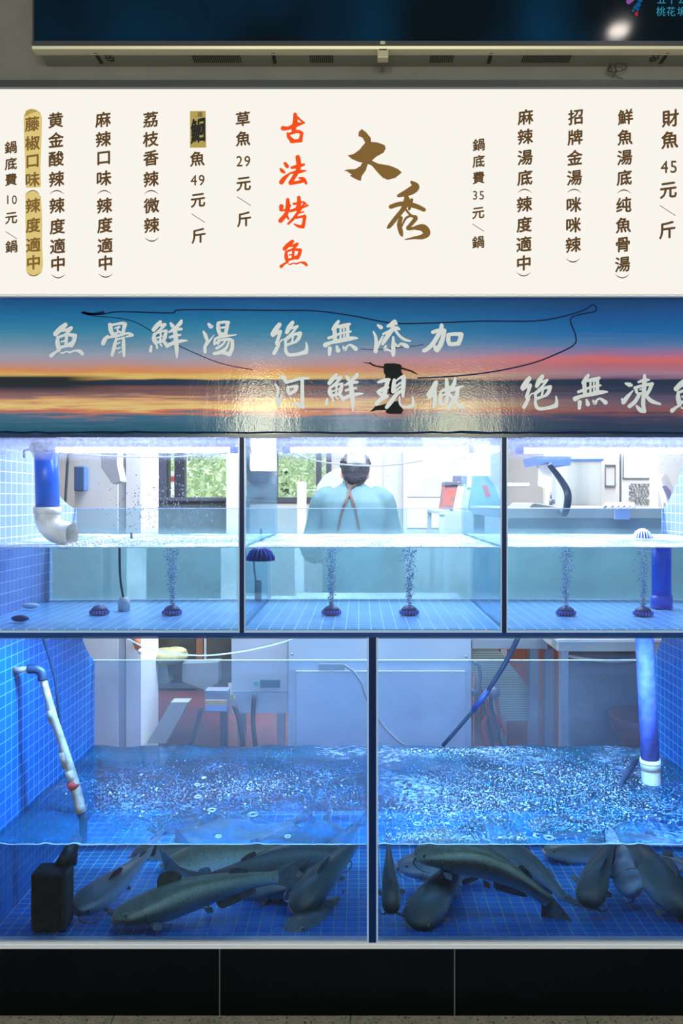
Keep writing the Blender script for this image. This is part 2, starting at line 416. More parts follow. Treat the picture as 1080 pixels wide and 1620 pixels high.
M['w_front'] = water_mat('water_face', True, (.84,.95,1.0))
M['w_rear'] = water_mat('water_back', True, (.82,.95,1.0))
M['w_rear_l'] = water_mat('lower_water_back', True, (.38,.66,.84))
M['w_side'] = water_mat('water_side', False, (1,1,1))
M['w_top_u'] = surface_mat('upper_water_surface', True, (.70,.85,.97), (.40,.62,.85), .45, .42, .62, 5, .55, 30)
M['w_top_l'] = surface_mat('lower_water_surface', True, (.92,.97,1.0), (.012,.13,.28), .48, .55, .74, 3.2, .5, 15, (.35,.50,.80))
M['w_top_r'] = surface_mat('lower_water_surface_frothy', True, (.92,.97,1.0), (.015,.17,.34), .46, .47, .68, 3.2, .6, 19, (.30,.44,.70))
def water(x0, x1, z0, z1, top, amp, label, seed, foam):
    rnd = random.Random(seed); nx, ny = int((x1-x0)/.014), 44
    ph = [(rnd.uniform(8, 40), rnd.uniform(8, 40), rnd.uniform(0, 6.3), rnd.uniform(.3, 1)) for _ in range(10)]
    mb = MB(); vs = []
    for j in range(ny+1):
        for i in range(nx+1):
            x = x0+(x1-x0)*i/nx; y = .0015+(TD-.0035)*j/ny
            d = sum(w*math.sin(a*x+b*y+c) for a, b, c, w in ph)/5*amp
            if j == 0: d = d*.3
            vs.append((x, y, z1+d))
    n0 = len(vs); W_ = nx+1
    fs = [(j*W_+i, j*W_+i+1, (j+1)*W_+i+1, (j+1)*W_+i) for j in range(ny) for i in range(nx)]
    mi = [0]*len(fs)
    # bottom ring corners
    bot = [(x0+(x1-x0)*i/nx, .0015, z0) for i in range(nx+1)]+[(x0+(x1-x0)*i/nx, TD-.002, z0) for i in range(nx+1)]
    vs += bot
    for i in range(nx):
        fs.append((n0+i, n0+i+1, i+1, i)); mi.append(1)
        o = ny*W_; fs.append((n0+W_+i+1, n0+W_+i, o+i, o+i+1)); mi.append(2)
        fs.append((n0+i+1, n0+i, n0+W_+i, n0+W_+i+1)); mi.append(3)
    fs.append(tuple([n0]+[j*W_ for j in range(ny+1)]+[n0+W_])); mi.append(3)
    fs.append(tuple([n0+W_-1]+[j*W_+nx for j in range(ny+1)]+[n0+2*W_-1])[::-1]); mi.append(3)
    mb.v = vs; mb.f = fs; mb.mi = mi
    o = mb.build('tank_water', [top, M['w_front'], M['w_rear_l'] if z1 < 1 else M['w_rear'], M['w_side']])
    for pl in o.data.polygons: pl.use_smooth = pl.material_index == 0
    return tag(o, label, 'water', kind='stuff')
ZWU, ZWL = FZ(866), FZ(1336)
water(bx[0]+.002, bx[1]-.008, ZU0+.002, ZWU, M['w_top_u'], .004, 'water in the left bay of the upper tank, foaming by the white elbow', 1, 1)
water(bx[1]+.008, bx[2]-.008, ZU0+.002, ZWU, M['w_top_u'], .003, 'water in the middle bay of the upper tank', 2, 1)
water(bx[2]+.008, bx[3]-.002, ZU0+.002, ZWU, M['w_top_u'], .002, 'calm water in the right bay of the upper tank', 3, 1)
water(LW_L+.002, xd-.008, ZL0+.001, ZWL, M['w_top_l'], .008, 'rippling water over the catfish in the lower left bay', 4, 1)
water(xd+.008, LW_R-.002, ZL0+.001, ZWL, M['w_top_r'], .009, 'bubbling water over the catfish in the lower right bay', 5, 1)
# bright meniscus line along the front glass
def meniscus(x0, x1, z, label, amp, r):
    rnd = random.Random(int(z*1000)+int(x0*100)); pts = []
    n = int((x1-x0)/.012)
    bumps = [rnd.uniform(x0, x1) for _ in range(int((x1-x0)*5))]
    for i in range(n+1):
        x = x0+(x1-x0)*i/n; h = sum(math.exp(-((x-b)/.012)**2) for b in bumps)*amp
        pts.append((x, .0012, z+h+rnd.uniform(-.0006, .0006)))
    o = MB().tube(pts, r, 5).build('waterline', M['rim'])
    return tag(o, label, 'waterline')
meniscus(bx[0], bx[1]-.01, ZWU, 'pale waterline on the glass of the upper left bay', .001, .0014)
meniscus(bx[1]+.01, bx[2]-.01, ZWU, 'pale waterline on the glass of the upper middle bay', .0006, .0014)
meniscus(bx[2]+.01, bx[3], ZWU, 'pale waterline on the glass of the upper right bay', .0006, .0014)
meniscus(LW_L, xd-.017, ZWL, 'white wavy waterline on the glass of the lower left bay', .005, .0016)
meniscus(xd+.017, LW_R, ZWL, 'white wavy waterline on the glass of the lower right bay', .004, .0016)

# ------------------------------------------------------------------ led tubes
M['led'] = emis('led_white', (.60,.68,1.0), UPPER_LED)
M['led_b'] = emis('led_blue', (.23,.53,1.0), LOWER_LED)
def led(px0, px1, py, Y, label, r=.0085):
    a, b = P(px0, py, Y), P(px1, py, Y)
    t = thing('led_tube', label, 'light', ((a.x+b.x)/2, Y, a.z))
    MB().tube([a, b], r, 12).build('tube', M['led'], t, True)
    h = MB().box((a.x-.01, Y-.012, a.z+.008), (b.x+.01, Y+.014, a.z+.02)); h.build('housing', M['white_pl'], t)
    for q0, q1 in ((a-Vector((.02,0,0)), a+Vector((.004,0,0))), (b-Vector((.004,0,0)), b+Vector((.02,0,0)))): MB().tube([q0, q1], r*1.25, 12).build('end_cap', M['pvc_b2'], t)
    return t
led(88, 366, 712, .12, 'glowing white LED tube across the upper left bay')
led(458, 742, 712, .12, 'glowing white LED tube across the upper middle bay')
led(826, 1130, 713, .12, 'glowing white LED tube across the upper right bay')
for x0, x1, w in ((LW_L+.12, xd-.08, 'left'), (xd+.08, LW_R-.12, 'right')):
    t = thing('led_bar', 'blue LED bar under the slab over the lower %s bay' % w, 'light', ((x0+x1)/2, .10, 1.1))
    MB().box((x0, .085, 1.0995), (x1, .125, 1.1025)).build('diffuser', M['led_b'], t)
    MB().box((x0, .080, 1.1025), (x1, .130, 1.1105)).build('housing', M['white_pl'], t)
hb = thing('tube_bracket', 'small dark forked bracket left of the middle LED tube', 'bracket', P(404,712,.12))
MB().tube([P(394,711,.12), P(404,718,.12), P(414,710,.12)], .0022, 6).build('fork', M['dark_fit'], hb)
MB().tube([P(404,700,.12), P(404,726,.12)], .0025, 6).build('stem', M['dark_fit'], hb)
MB().box(P(431,702,.11), P(441,715,.13)).build('clip_block', M['pvc_b2'], hb)
# sagging wires
M['wire_w'] = mat('white_wire', (.85,.87,.95), .4)
def wire(pts, r, mt, label, name='cable', smooth=8):
    return tag(MB().tube(pts, r, 8, smooth=smooth).build(name, mt, smooth=True), label, 'cable')
wire([P(462,716,.10), P(510,731,.10), P(590,737,.10), P(660,730,.10), P(724,714,.10)], .0022, M['wire_w'], 'thin white wire sagging under the middle LED tube')
wire([P(92,716,.10), P(160,721,.10), P(215,723,.10), P(290,722,.10), P(362,716,.10)], .002, M['wire_w'], 'thin white wire sagging under the left LED tube')
wire([P(190,1003,.5), P(225,1022,.5), P(262,1032,.5), P(320,1037,.5), P(380,1031,.5), P(440,1018,.5), P(480,1003,.5)], .0028, M['wire_w'], 'white wire sagging across the top of the lower left bay')
wire([P(67,1006,.25), P(78,1040,.27), P(88,1080,.28), P(92,1120,.28), P(97,1165,.28)], .0045, M['dark_fit'], 'dark hose hanging down the left mosaic wall', 'hose')
# ================================================================== signboard, banner, screen
GL = {   # brush strokes: x,y,width in a 7.714x (7.2x) enlargement; origin px, scale
'魚': (75,505,7.714,"220,70,50 160,120,60 100,180,55;170,140,30 240,130,35 290,110,45;285,115,40 230,180,30 150,215,22;125,220,30 125,290,52 140,360,50;130,225,32 230,190,32 330,200,45;340,200,45 325,260,48 295,320,48;235,200,36 225,330,36;170,275,18 235,262,22;250,300,14 300,285,30;140,352,40 220,330,30 300,320,35;50,445,48 100,405,30 150,380,28;165,410,18 190,415,20 235,395,16 275,405,22 340,385,22 400,395,42 430,425,38"),
'骨': (75,505,7.714,"765,70,45 775,130,50 790,180,42;770,75,30 850,60,28 910,50,35 945,60,45;945,60,48 930,130,38 920,180,32;820,112,16 880,90,20;880,95,20 850,130,18 890,160,26;800,182,38 860,165,22;680,295,48 700,250,48 735,210,32;720,225,25 850,205,30 980,172,26 1035,195,34;1030,195,34 960,215,18;840,240,28 815,340,42 790,440,32;835,250,22 930,228,22;930,225,28 930,330,42 935,450,28;855,300,16 885,283,16;845,360,18 890,345,16;870,410,13 900,395,13"),
'鮮': (235,500,7.714,"145,70,35 100,120,50 60,170,45;110,115,25 200,105,38;195,110,35 140,170,28 70,225,22;70,220,30 65,280,48 90,330,42;80,225,22 150,190,22 215,180,32;215,190,36 195,270,42 175,310,32;150,200,22 140,320,26;90,272,20 190,240,13;90,325,32 180,303,30;35,365,25 25,425,38;100,350,20 105,390,28;140,340,18 160,365,20;185,310,32 230,365,42;270,90,28 290,120,46;400,60,32 385,90,46 330,140,32 270,180,22;250,195,22 330,165,36 400,160,32;260,260,26 330,240,32 390,230,22;225,368,40 300,330,42 400,305,36 470,300,16;320,160,45 335,300,52 345,420,42 345,510,16"),
'湯': (235,500,7.714,"735,100,32 760,130,46 780,125,22;670,190,22 695,240,42 715,310,32 690,370,36 690,440,36;690,370,32 740,310,26 800,230,9;850,90,38 850,160,42 870,215,42;850,85,32 920,75,32 975,80,38;965,85,42 950,160,42 940,220,36;870,145,22 950,135,26;870,220,44 950,218,28;800,290,18 850,262,30 950,245,26 1070,228,12;812,275,26 800,330,22;800,345,22 880,295,26 980,285,32 1025,300,32;1020,300,36 1020,390,42 985,470,46;830,395,32 900,350,26 940,300,22;800,460,36 880,440,42 950,385,32 980,310,20;860,300,36 845,335,32;900,440,46 960,460,42"),
'绝': (425,500,7.714,"130,105,48 90,160,58 50,220,55;50,238,36 110,200,32 140,210,32;140,190,42 120,260,36 95,330,36 110,350,28;120,350,36 90,410,42 65,455,42;100,370,22 150,300,18 190,285,12;290,80,42 250,140,56 220,200,42;280,150,28 350,125,28;345,130,28 300,190,26 240,250,26 190,290,22;205,290,32 205,370,28;210,290,30 300,230,30 385,210,42;385,210,42 365,270,42 330,315,32;300,240,22 280,330,26;215,355,32 330,315,26;205,360,28 210,430,38 250,475,38 360,465,38 450,440,50;455,440,50 465,380,32 455,325,16"),
'無': (425,500,7.714,"850,65,32 820,110,46 785,160,38;810,140,30 900,115,32 985,100,32;800,150,46 810,310,46;877,120,26 875,310,26;915,115,20 920,300,22;962,110,36 960,280,42;730,270,32 800,245,32 880,212,24 1000,190,22;690,355,56 760,325,38 880,300,46 1000,275,46 1080,270,20;745,395,46 740,470,36;830,370,28 845,420,50;910,375,22 930,410,38 960,365,22 1000,355,28 1060,400,50;820,140,20 950,128,30"),
'添': (585,500,7.2,"90,105,24 125,130,42;40,180,18 65,240,32 70,320,38 65,400,46;65,380,38 110,300,28 145,230,18;280,65,46 250,95,52 205,115,32;290,75,38 300,90,28;150,205,22 230,170,32 300,140,42 335,150,22;270,130,42 220,200,46 160,290,42 140,325,22;290,165,28 340,230,28 400,270,28 460,285,18;265,240,22 265,330,42 265,430,42 265,455,22;180,340,22 170,380,32 210,385,22 250,410,22;280,310,22 320,345,22 350,315,22 400,335,46 430,350,32"),
'加': (585,500,7.2,"815,105,38 810,150,46 770,230,46 720,310,46 660,370,42 615,395,42;715,185,38 780,165,38 850,165,38;845,170,42 830,250,46 800,330,52 765,390,46;730,330,28 750,380,46;895,215,42 890,270,46 905,320,42;890,215,38 960,205,38 1040,210,46;1040,210,46 1025,270,46 1005,310,46;930,322,42 1010,315,42"),
'河': (430,585,7.714,"120,80,36 150,110,42 175,150,38;175,150,42 270,130,32 370,105,32 450,105,22;370,110,38 370,280,42 375,440,42 390,465,18;245,405,22 310,430,42 380,450,46;40,180,22 75,240,32 65,330,28 70,400,46 85,440,22;80,420,38 110,350,32 130,280,10;195,210,32 200,270,42 215,300,28;215,210,26 300,200,36;300,205,46 285,250,42 230,290,36"),
'現': (590,590,7.2,"60,105,28 130,85,38 185,75,28;170,80,42 150,150,42 130,230,46 120,280,38;60,215,38 120,180,38 170,165,26;40,350,42 90,300,42 160,265,38;60,220,36 90,250,36;240,80,32 235,150,46 230,210,46;240,110,20 300,60,22 345,45,42;350,50,42 342,160,46 340,270,26;240,170,26 310,112,20;240,215,26 310,160,20;155,390,38 210,320,46 270,240,38 330,200,28;300,275,18 305,350,22 350,390,22 430,380,32 455,360,32 450,270,12"),
'做': (590,590,7.2,"715,110,46 690,170,56 630,250,46;640,280,38 700,240,28;700,200,42 705,300,42 690,390,32;835,75,32 840,150,42 835,230,38;770,215,26 830,180,26 880,160,22;765,240,32 760,330,42 790,370,32;770,260,22 840,240,24;850,240,28 835,320,42;790,370,28 840,330,28;935,65,28 915,140,42 870,210,32;900,200,28 960,170,32 1030,150,12;960,180,42 950,260,46 900,340,46 850,400,38;860,230,28 920,310,42 980,380,46 1030,395,28"),
'凍': (930,590,7.2,"425,120,22 470,135,46 490,140,32;400,335,46 440,280,42 510,200,12;385,300,26 400,330,38;640,30,32 640,110,46 630,250,42 625,360,42 640,430,36;570,105,22 640,85,38 690,80,22;540,170,36 550,220,32;530,170,32 640,140,32 730,125,36;725,125,38 700,190,36 670,240,36;570,240,32 660,225,28;590,190,16 640,175,16;580,250,38 530,330,42 470,380,42;660,260,32 720,320,42 820,355,22;550,375,22 590,420,46 640,435,42"),
'古': (425,165,6,"250,95,34 250,170,48 235,240,42;135,228,44 190,226,34 260,195,42 342,176,10;270,120,20 300,150,20 338,175,14;180,275,22 190,310,34 230,350,42;190,285,24 270,258,32 315,275,32;315,272,28 300,340,38;215,352,34 305,345,34"),
'法': (425,165,6,"155,562,30 175,590,36;112,615,22 130,635,36 150,648,20;120,740,46 150,700,38 195,662,18;275,502,42 285,570,46 275,640,38;218,603,26 280,588,38 335,572,22;195,655,14 280,642,36 350,630,14;270,640,42 240,690,38 205,745,38;205,750,34 280,740,30 330,725,32;290,700,18 330,712,36 355,752,24"),
'烤': (425,165,6,"120,970,44 115,1002,32;180,905,32 180,980,44 165,1040,38 112,1105,44;130,1010,20 165,1000,18;170,1060,28 188,1090,18;205,960,18 193,985,16;285,885,34 285,960,42 262,1000,32;235,947,22 290,937,24 330,925,12;205,1015,24 280,990,30 375,962,12;330,935,20 372,963,10;345,935,18 290,1010,28 240,1080,28 185,1135,22;270,1037,15 330,1022,15;262,1078,22 340,1062,26;340,1065,36 335,1110,32 325,1160,36;240,1137,12 280,1157,28 325,1165,32"),
'秀': (520,140,3.857,"505,572,18 530,600,46 490,630,46 425,655,20;378,722,26 440,704,28 520,715,30 580,740,24;470,655,22 475,690,40 450,740,28 410,790,28 370,840,24 358,850,12;505,680,20 490,735,18;440,790,22 430,830,28 440,880,26 447,900,12;445,840,10 470,792,14 505,775,14;470,740,14 500,775,14 530,790,26 500,830,22 480,855,20 525,852,18;520,852,20 572,850,44 598,882,42 570,905,30 520,912,16 465,922,6"),
}
_d = [0]
def glyph(mb, ch, Yp, dx=0, dy=0, sc=1.0, cx=None, cy=None):
    ox, oy, s, data = GL[ch]; wk = 1.13 if s > 7 else 1.04
    for st in data.split(';'):
        q = [tuple(float(v) for v in a.split(',')) for a in st.split()]
        q = cr(q, 5)
        pts = []
        for x, y, w in q:
            X = ox+x/s; Y_ = oy+y/s
            if cx is not None: X = cx+(X-cx)*sc; Y_ = cy+(Y_-cy)*sc
            pts.append((FXd(X+dx, Yp), FZd(Y_+dy, Yp), w*wk/s*sc/540*(Yp+2)/2))
        n = len(pts); vs = []; fs = []
        for i, (x, z, w) in enumerate(pts):
            a = pts[max(i-1, 0)]; b = pts[min(i+1, n-1)]
            tx, tz = b[0]-a[0], b[1]-a[1]; l = math.hypot(tx, tz) or 1
            nx, nz = -tz/l*w/2, tx/l*w/2
            vs += [(x+nx, Yp, z+nz), (x-nx, Yp, z-nz)]
            if i: fs.append((2*i-2, 2*i-1, 2*i+1, 2*i))
        for f in fs:
            _d[0] += 1; o = -(_d[0] % 400)*2.5e-6
            mb.add([(vs[i][0], vs[i][1]+o, vs[i][2]) for i in f], [(0, 1, 2, 3)])
        for (x, z, w) in (pts[0], pts[-1]):
            _d[0] += 1; Yc = Yp-(_d[0] % 400)*2.5e-6
            mb.add([(x+math.cos(k*PI/5)*w/2, Yc, z+math.sin(k*PI/5)*w/2) for k in range(10)], [tuple(range(10))])
def FXd(px, Y): return CX+(px-570)*(Y+2)/F
def FZd(py, Y): return CZ-(py-790)*(Y+2)/F
_gc = {}
def fglyph(ch, bold=.012):
    k = (ch, bold)
    if k in _gc: return _gc[k]
    c = bpy.data.curves.new('glyph', 'FONT'); c.body = ch; c.size = 1;  c.resolution_u = 3
    o = bpy.data.objects.new('glyph', c); COL.objects.link(o)
    dg = bpy.context.evaluated_depsgraph_get(); dg.update(); me = bpy.data.meshes.new_from_object(o.evaluated_get(dg))
    vs = [v.co.copy() for v in me.vertices]; fs = [tuple(p.vertices) for p in me.polygons]
    x0 = min(v.x for v in vs); x1 = max(v.x for v in vs); y0 = min(v.y for v in vs); y1 = max(v.y for v in vs)
    vs = [((v.x-(x0+x1)/2), (v.y-(y0+y1)/2)) for v in vs]
    COL.objects.unlink(o); bpy.data.objects.remove(o); bpy.data.curves.remove(c); bpy.data.meshes.remove(me)
    _gc[k] = (vs, fs, x1-x0, y1-y0); return _gc[k]
def put(mb, ch, px, py, size, Yp, bold=.012, slant=.13, sx=1.0):
    vs, fs, w, h = fglyph(ch, bold); s = size/540*(Yp+2)/2
    X, Z = FXd(px, Yp), FZd(py, Yp)
    b = bold*1.1
    for i, (dx, dy) in enumerate(((0,0),(b,b*.5),(-b,-b*.4),(b*.3,-b),(-b*.3,b)) if bold > .008 else ((0,0),)):
        mb.add([(X+(x+dx)*s*sx, Yp-i*4e-6, Z+(y+dy+slant*x-.25*max(0, x)*max(0, -y)*slant*4)*s) for x, y in vs], fs)

YS = -.022                                      # face of the light box
M['signface'] = emis('backlit_acrylic', (1.0,.965,.885), .95)
M['ink_brown'] = emis('backlit_brown_film', (.115,.062,.022), 1.0)
M['ink_gold'] = emis('backlit_gold_brown_film', (.22,.125,.035), 1.0)
M['ink_red'] = emis('backlit_red_film', (.90,.085,.012), 1.0)
sg = thing('menu_sign', 'long backlit cream menu sign with brown and red Chinese writing', 'sign', (0, 0, FZ(466)))
MB().box((XL, YS, FZd(466, YS)), (XR, .0, FZd(141, YS))).build('light_box', M['signface'], sg)
fr = MB().box((XL, YS-.010, FZd(141, YS)), (XR, 0, FZ(137))); fr.build('top_frame', M['alu_dark'], sg)
fr = MB().box((XL, YS-.006, FZd(470, YS)), (XR, 0, FZd(466, YS))); fr.build('bottom_frame', M['alu'], sg)
YT = YS-.0012
def paren(mb, px, py, up, w=20, Y=YT):
    pts = []
    for i in range(9):
        u = i/8*2-1; pts.append((px+u*w/2, py+(u*u*5.5-2.5)*(1 if up else -1), 1.9-1.3*u*u))
    vs = []; fs = []
    for i, (x, y, t_) in enumerate(pts):
        vs += [(FXd(x, Y), Y, FZd(y-t_/2, Y)), (FXd(x, Y), Y, FZd(y+t_/2, Y))]
        if i: fs.append((2*i-2, 2*i-1, 2*i+1, 2*i))
    mb.add(vs, fs)
def slash(mb, px, py, w, h, Y=YT):
    a = [(px-w/2, py-h/2), (px+w/2, py+h/2-.9), (px+w/2, py+h/2+.3), (px-w/2, py-h/2+1.2)]
    mb.add([(FXd(x, Y), Y, FZd(y, Y)) for x, y in a], [(0,1,2,3)])
def column(x0, x1, items, size, name='menu_character', mt='ink_brown', Y=YT):
    ys = [i[1] for i in items]; lo, hi = min(ys), max(ys)
    for ch, y in items:
        mb = MB()
        x = x0+(x1-x0)*(y-lo)/(hi-lo)
        if ch in '︵': paren(mb, x, y, True, size*.88, Y)
        elif ch in '︶': paren(mb, x, y, False, size*.88, Y)
        elif ch == '/': slash(mb, x, y, size*.9, size*.62, Y)
        elif ch[0].isdigit():
            for k, d in enumerate(ch): put(mb, d, x+(k-.5)*size*.52, y, size*.98, Y, .01, 0, .9)
        else: put(mb, ch, x, y, size, Y, .026)
        mb.build(name, M[mt], sg)
Z = lambda s, ys: list(zip(s, ys))
column(17, 18, Z('鍋底費', (233,259,284))+[('10',316)]+Z('元/鍋', (345,372,390)), 20)
column(88, 92, Z('黄金酸辣︵辣度適中︶', (190,221,251,283,304,325,358,389,417,437)), 25)
column(163, 167, Z('麻辣口味︵辣度適中︶', (189,220,250,282,304,325,356,388,416,436)), 25)
column(238, 240, Z('荔枝香辣︵微辣︶', (189,220,250,283,304,325,356,379)), 25)
column(312, 314, [('魚',251), ('49',285), ('元',317), ('/',345), ('斤',373)], 24)
column(384, 386, [('草',188), ('魚',219), ('29',255), ('元',291), ('/',318), ('斤',347)], 24)
column(757, 756, Z('鍋底費', (229,255,281))+[('35',309)]+Z('元/鍋', (337,360,383)), 20)
column(831, 828, Z('麻辣湯底︵辣度適中︶', (185,216,249,281,302,323,355,386,416,434)), 25)
column(910, 906, Z('招牌金湯︵咪咪辣︶', (185,217,249,281,302,324,356,387,412)), 25)
column(989, 984, Z('鮮魚湯底︵纯魚骨湯︶', (185,217,249,281,303,324,356,387,418,437)), 25)
column(1060, 1055, [('財',187), ('魚',221), ('45',264), ('元',301), ('/',333), ('斤',364)], 28)
# yellow patches stuck on the sign
M['tape'] = emis('backlit_yellow_tape', (.78,.62,.22), .92); M['tape2'] = emis('backlit_yellow_tape_top', (.50,.38,.10), .9)
def pxpoly(mb, pts, Y, ox=0, oy=0, s=1.0, th=.0006):
    mb.poly([(FXd(ox+x/s, Y), FZd(oy+y/s, Y)) for x, y in pts], Y, Y+th)
tp = MB(); pxpoly(tp, [(145,165),(160,135),(185,124),(215,128),(245,145),(255,180),(252,330),(246,480),(250,590),(245,602),(160,606),(155,560),(152,420),(147,300)], YT, 0, 140, 3.857)
pxpoly(tp, [(155,640),(175,628),(225,630),(250,660),(256,800),(256,950),(262,1080),(252,1125),(220,1146),(180,1142),(160,1115),(160,950),(155,800)], YT, 0, 140, 3.857)
tp.build('yellow_patch', M['tape'], sg)
tp = MB(); pxpoly(tp, [(150,165),(160,135),(185,125),(215,128),(243,148),(225,140),(190,150),(165,165)], YT-.0007, 0, 140, 3.857); tp.build('patch_crease', M['tape2'], sg)
column(51, 53, Z('藤椒口味︵辣度適中︶', (196,226,255,284,304,325,356,387,415,434)), 24, mt='ink_gold', Y=YT-.0014)
tp = MB(); pxpoly(tp, [(79,138),(174,137),(177,360),(79,361)], YT, 280, 140, 3.857); tp.build('yellow_patch', M['tape2'], sg)
M['ink_black'] = mat('black_ink', (.01,.01,.01), .5)
mb = MB(); put(mb, '鮰', 313, 206, 30, YT-.0012, .03, .15, .82)
# stretched upright like the hand-painted character
cz = FZd(206, YT); mb.v = [(v[0], v[1], cz+(v[2]-cz)*1.35) for v in mb.v]; mb.build('patch_lettering', M['ink_black'], sg)
mb = MB(); put(mb, '連', 316, 181, 9, YT-.001, .01, 0); mb.build('patch_seal', mat('faded_ink', (.12,.09,.05), .6), sg)
# large characters
for ch in '古法烤': mb = MB(); glyph(mb, ch, YT); mb.build('red_character', M['ink_red'], sg)
mb = MB()
glyph(mb, '魚', YT, sc=.81, cx=106, cy=538, dx=464.5-106, dy=401.5-538)
mb.build('red_character', M['ink_red'], sg)
mb = MB()
pxpoly(mb, [(200,247),(225,265),(255,300),(258,325),(300,330),(340,345),(347,365),(335,390),(290,415),(262,440),(300,458),(370,470),(420,490),(445,512),(430,525),(405,545),(360,557),(330,545),(300,515),(262,470),(238,460),(225,500),(200,535),(195,563),(180,560),(150,545),(128,532),(140,525),(110,505),(92,502),(110,494),(160,492),(190,475),(205,452),(180,447),(140,430),(115,408),(150,400),(185,375),(210,345),(222,330),(205,300),(180,290),(182,265)], YT, 520, 140, 3.857)
mb.build('brush_character', M['ink_gold'], sg); mb = MB()
glyph(mb, '秀', YT); mb.build('brush_character', M['ink_gold'], sg)

# ------------------------------------------------------------------ sunset banner (a printed, glossy, slightly wrinkled film)
YB = -.014
m, t, out = nt('sunset_print'); p = N(t, 'ShaderNodeBsdfPrincipled')
s = N(t, 'ShaderNodeSeparateXYZ'); geo = N(t, 'ShaderNodeNewGeometry').outputs['Position']; L(t, geo, s.inputs[0])
zpx = mth(t, 'ADD', mth(t, 'MULTIPLY', mth(t, 'SUBTRACT', CZ, s.outputs[2]), F/(2+YB)), 790)   # height on the print
streak = noise(t, 26, 4, stretch=(.25,1,5)); st2 = noise(t, 5, 3, stretch=(.5,1,2))
below = mr(t, zpx, 612, 622)
zz = mth(t, 'ADD', zpx, mth(t, 'MULTIPLY', mth(t, 'SUBTRACT', streak, .5), mth(t, 'ADD', 12, mth(t, 'MULTIPLY', below, 22))))
zz = mth(t, 'ADD', zz, mth(t, 'MULTIPLY', mth(t, 'SUBTRACT', st2, .5), 12))
u = mr(t, zz, 468, 692)
def ramp(t, fac, stops, k=.72):
    r = N(t, 'ShaderNodeValToRGB'); L(t, fac, r.inputs[0]); e = r.color_ramp.elements
    while len(e) < len(stops): e.new(.5)
    for el, (y, c) in zip(e, stops):
        el.position = (y-468)/224; el.color = c4(tuple(v*k*1.0 for v in srgb(*c)))
    return r.outputs[0]
left = ramp(t, u, [(468,(0,70,140)),(500,(0,115,175)),(524,(50,140,185)),(545,(115,155,190)),(563,(165,172,200)),(574,(195,160,175)),(587,(235,150,90)),(596,(240,205,120)),(603,(235,150,80)),(613,(200,120,90)),(625,(150,110,120)),(633,(235,170,120)),(643,(250,215,140)),(650,(225,125,95)),(660,(70,115,150)),(680,(30,95,125))], 1.1)
right = ramp(t, u, [(468,(0,50,105)),(500,(0,85,160)),(525,(5,105,180)),(545,(80,125,185)),(558,(160,120,170)),(568,(225,110,115)),(580,(195,110,130)),(592,(175,130,160)),(603,(110,80,120)),(615,(50,60,95)),(627,(90,80,115)),(640,(125,95,115)),(650,(150,85,90)),(660,(70,65,100)),(672,(45,60,95)),(688,(30,50,85))], 1.15)
fx = mr(t, s.outputs[0], -.15, .75)
col = mixc(t, fx, left, right)
# hill line
hz = mth(t, 'ADD', 597, mth(t, 'MULTIPLY', noise(t, 3.2, 3, stretch=(1,0,0)), 12)); hz = mth(t, 'SUBTRACT', hz, 3)
hill = mth(t, 'MULTIPLY', mr(t, mth(t, 'SUBTRACT', zpx, hz), -1, 1.5), mr(t, zpx, 609, 613, 1, 0))
col = mixc(t, hill, col, srgb(28,48,82))
shore = mth(t, 'MULTIPLY', mr(t, s.outputs[0], -.80, -.62, 1, 0), mth(t, 'MULTIPLY', mr(t, zpx, 593, 597), mr(t, zpx, 622, 612)))
col = mixc(t, shore, col, srgb(30,32,26))
dark = mth(t, 'MULTIPLY', mr(t, zpx, 606, 612), mr(t, zpx, 630, 618)); col = mixc(t, mth(t, 'MULTIPLY', dark, .55), col, srgb(30,50,80))
L(t, col, p.inputs['Base Color'])
p.inputs['Roughness'].default_value = .12; p.inputs['Specular IOR Level'].default_value = .34
hgt = mth(t, 'ADD', noise(t, 9, 4, stretch=(1.6,1,.5)), mth(t, 'MULTIPLY', noise(t, 190, 3), .22))
L(t, bump(t, hgt, .16, .006), p.inputs['Normal'])
L(t, p.outputs[0], out.inputs[0]); M['banner'] = m
bn = thing('banner', 'glossy sunset banner with white Chinese slogans under the lit sign', 'banner', (0, 0, FZ(690)))
MB().box((XL, YB, FZd(689, YB)), (XR, 0, FZd(470, YB))).build('printed_panel', M['banner'], bn)
M['ink_white'] = mat('white_film', srgb(238,242,248), .35)
YL = YB-.0012
for ch, dx_, dy_ in [(c_, 0, 0) for c_ in '魚骨鮮湯绝無添加河現做凍']+[('鮮', 278, 84), ('绝', 395, 85), ('無', 395, 85), ('魚', 981, 87)]:
    mb = MB(); glyph(mb, ch, YL, dx_, dy_); mb.build('slogan_character', M['ink_white'], bn)
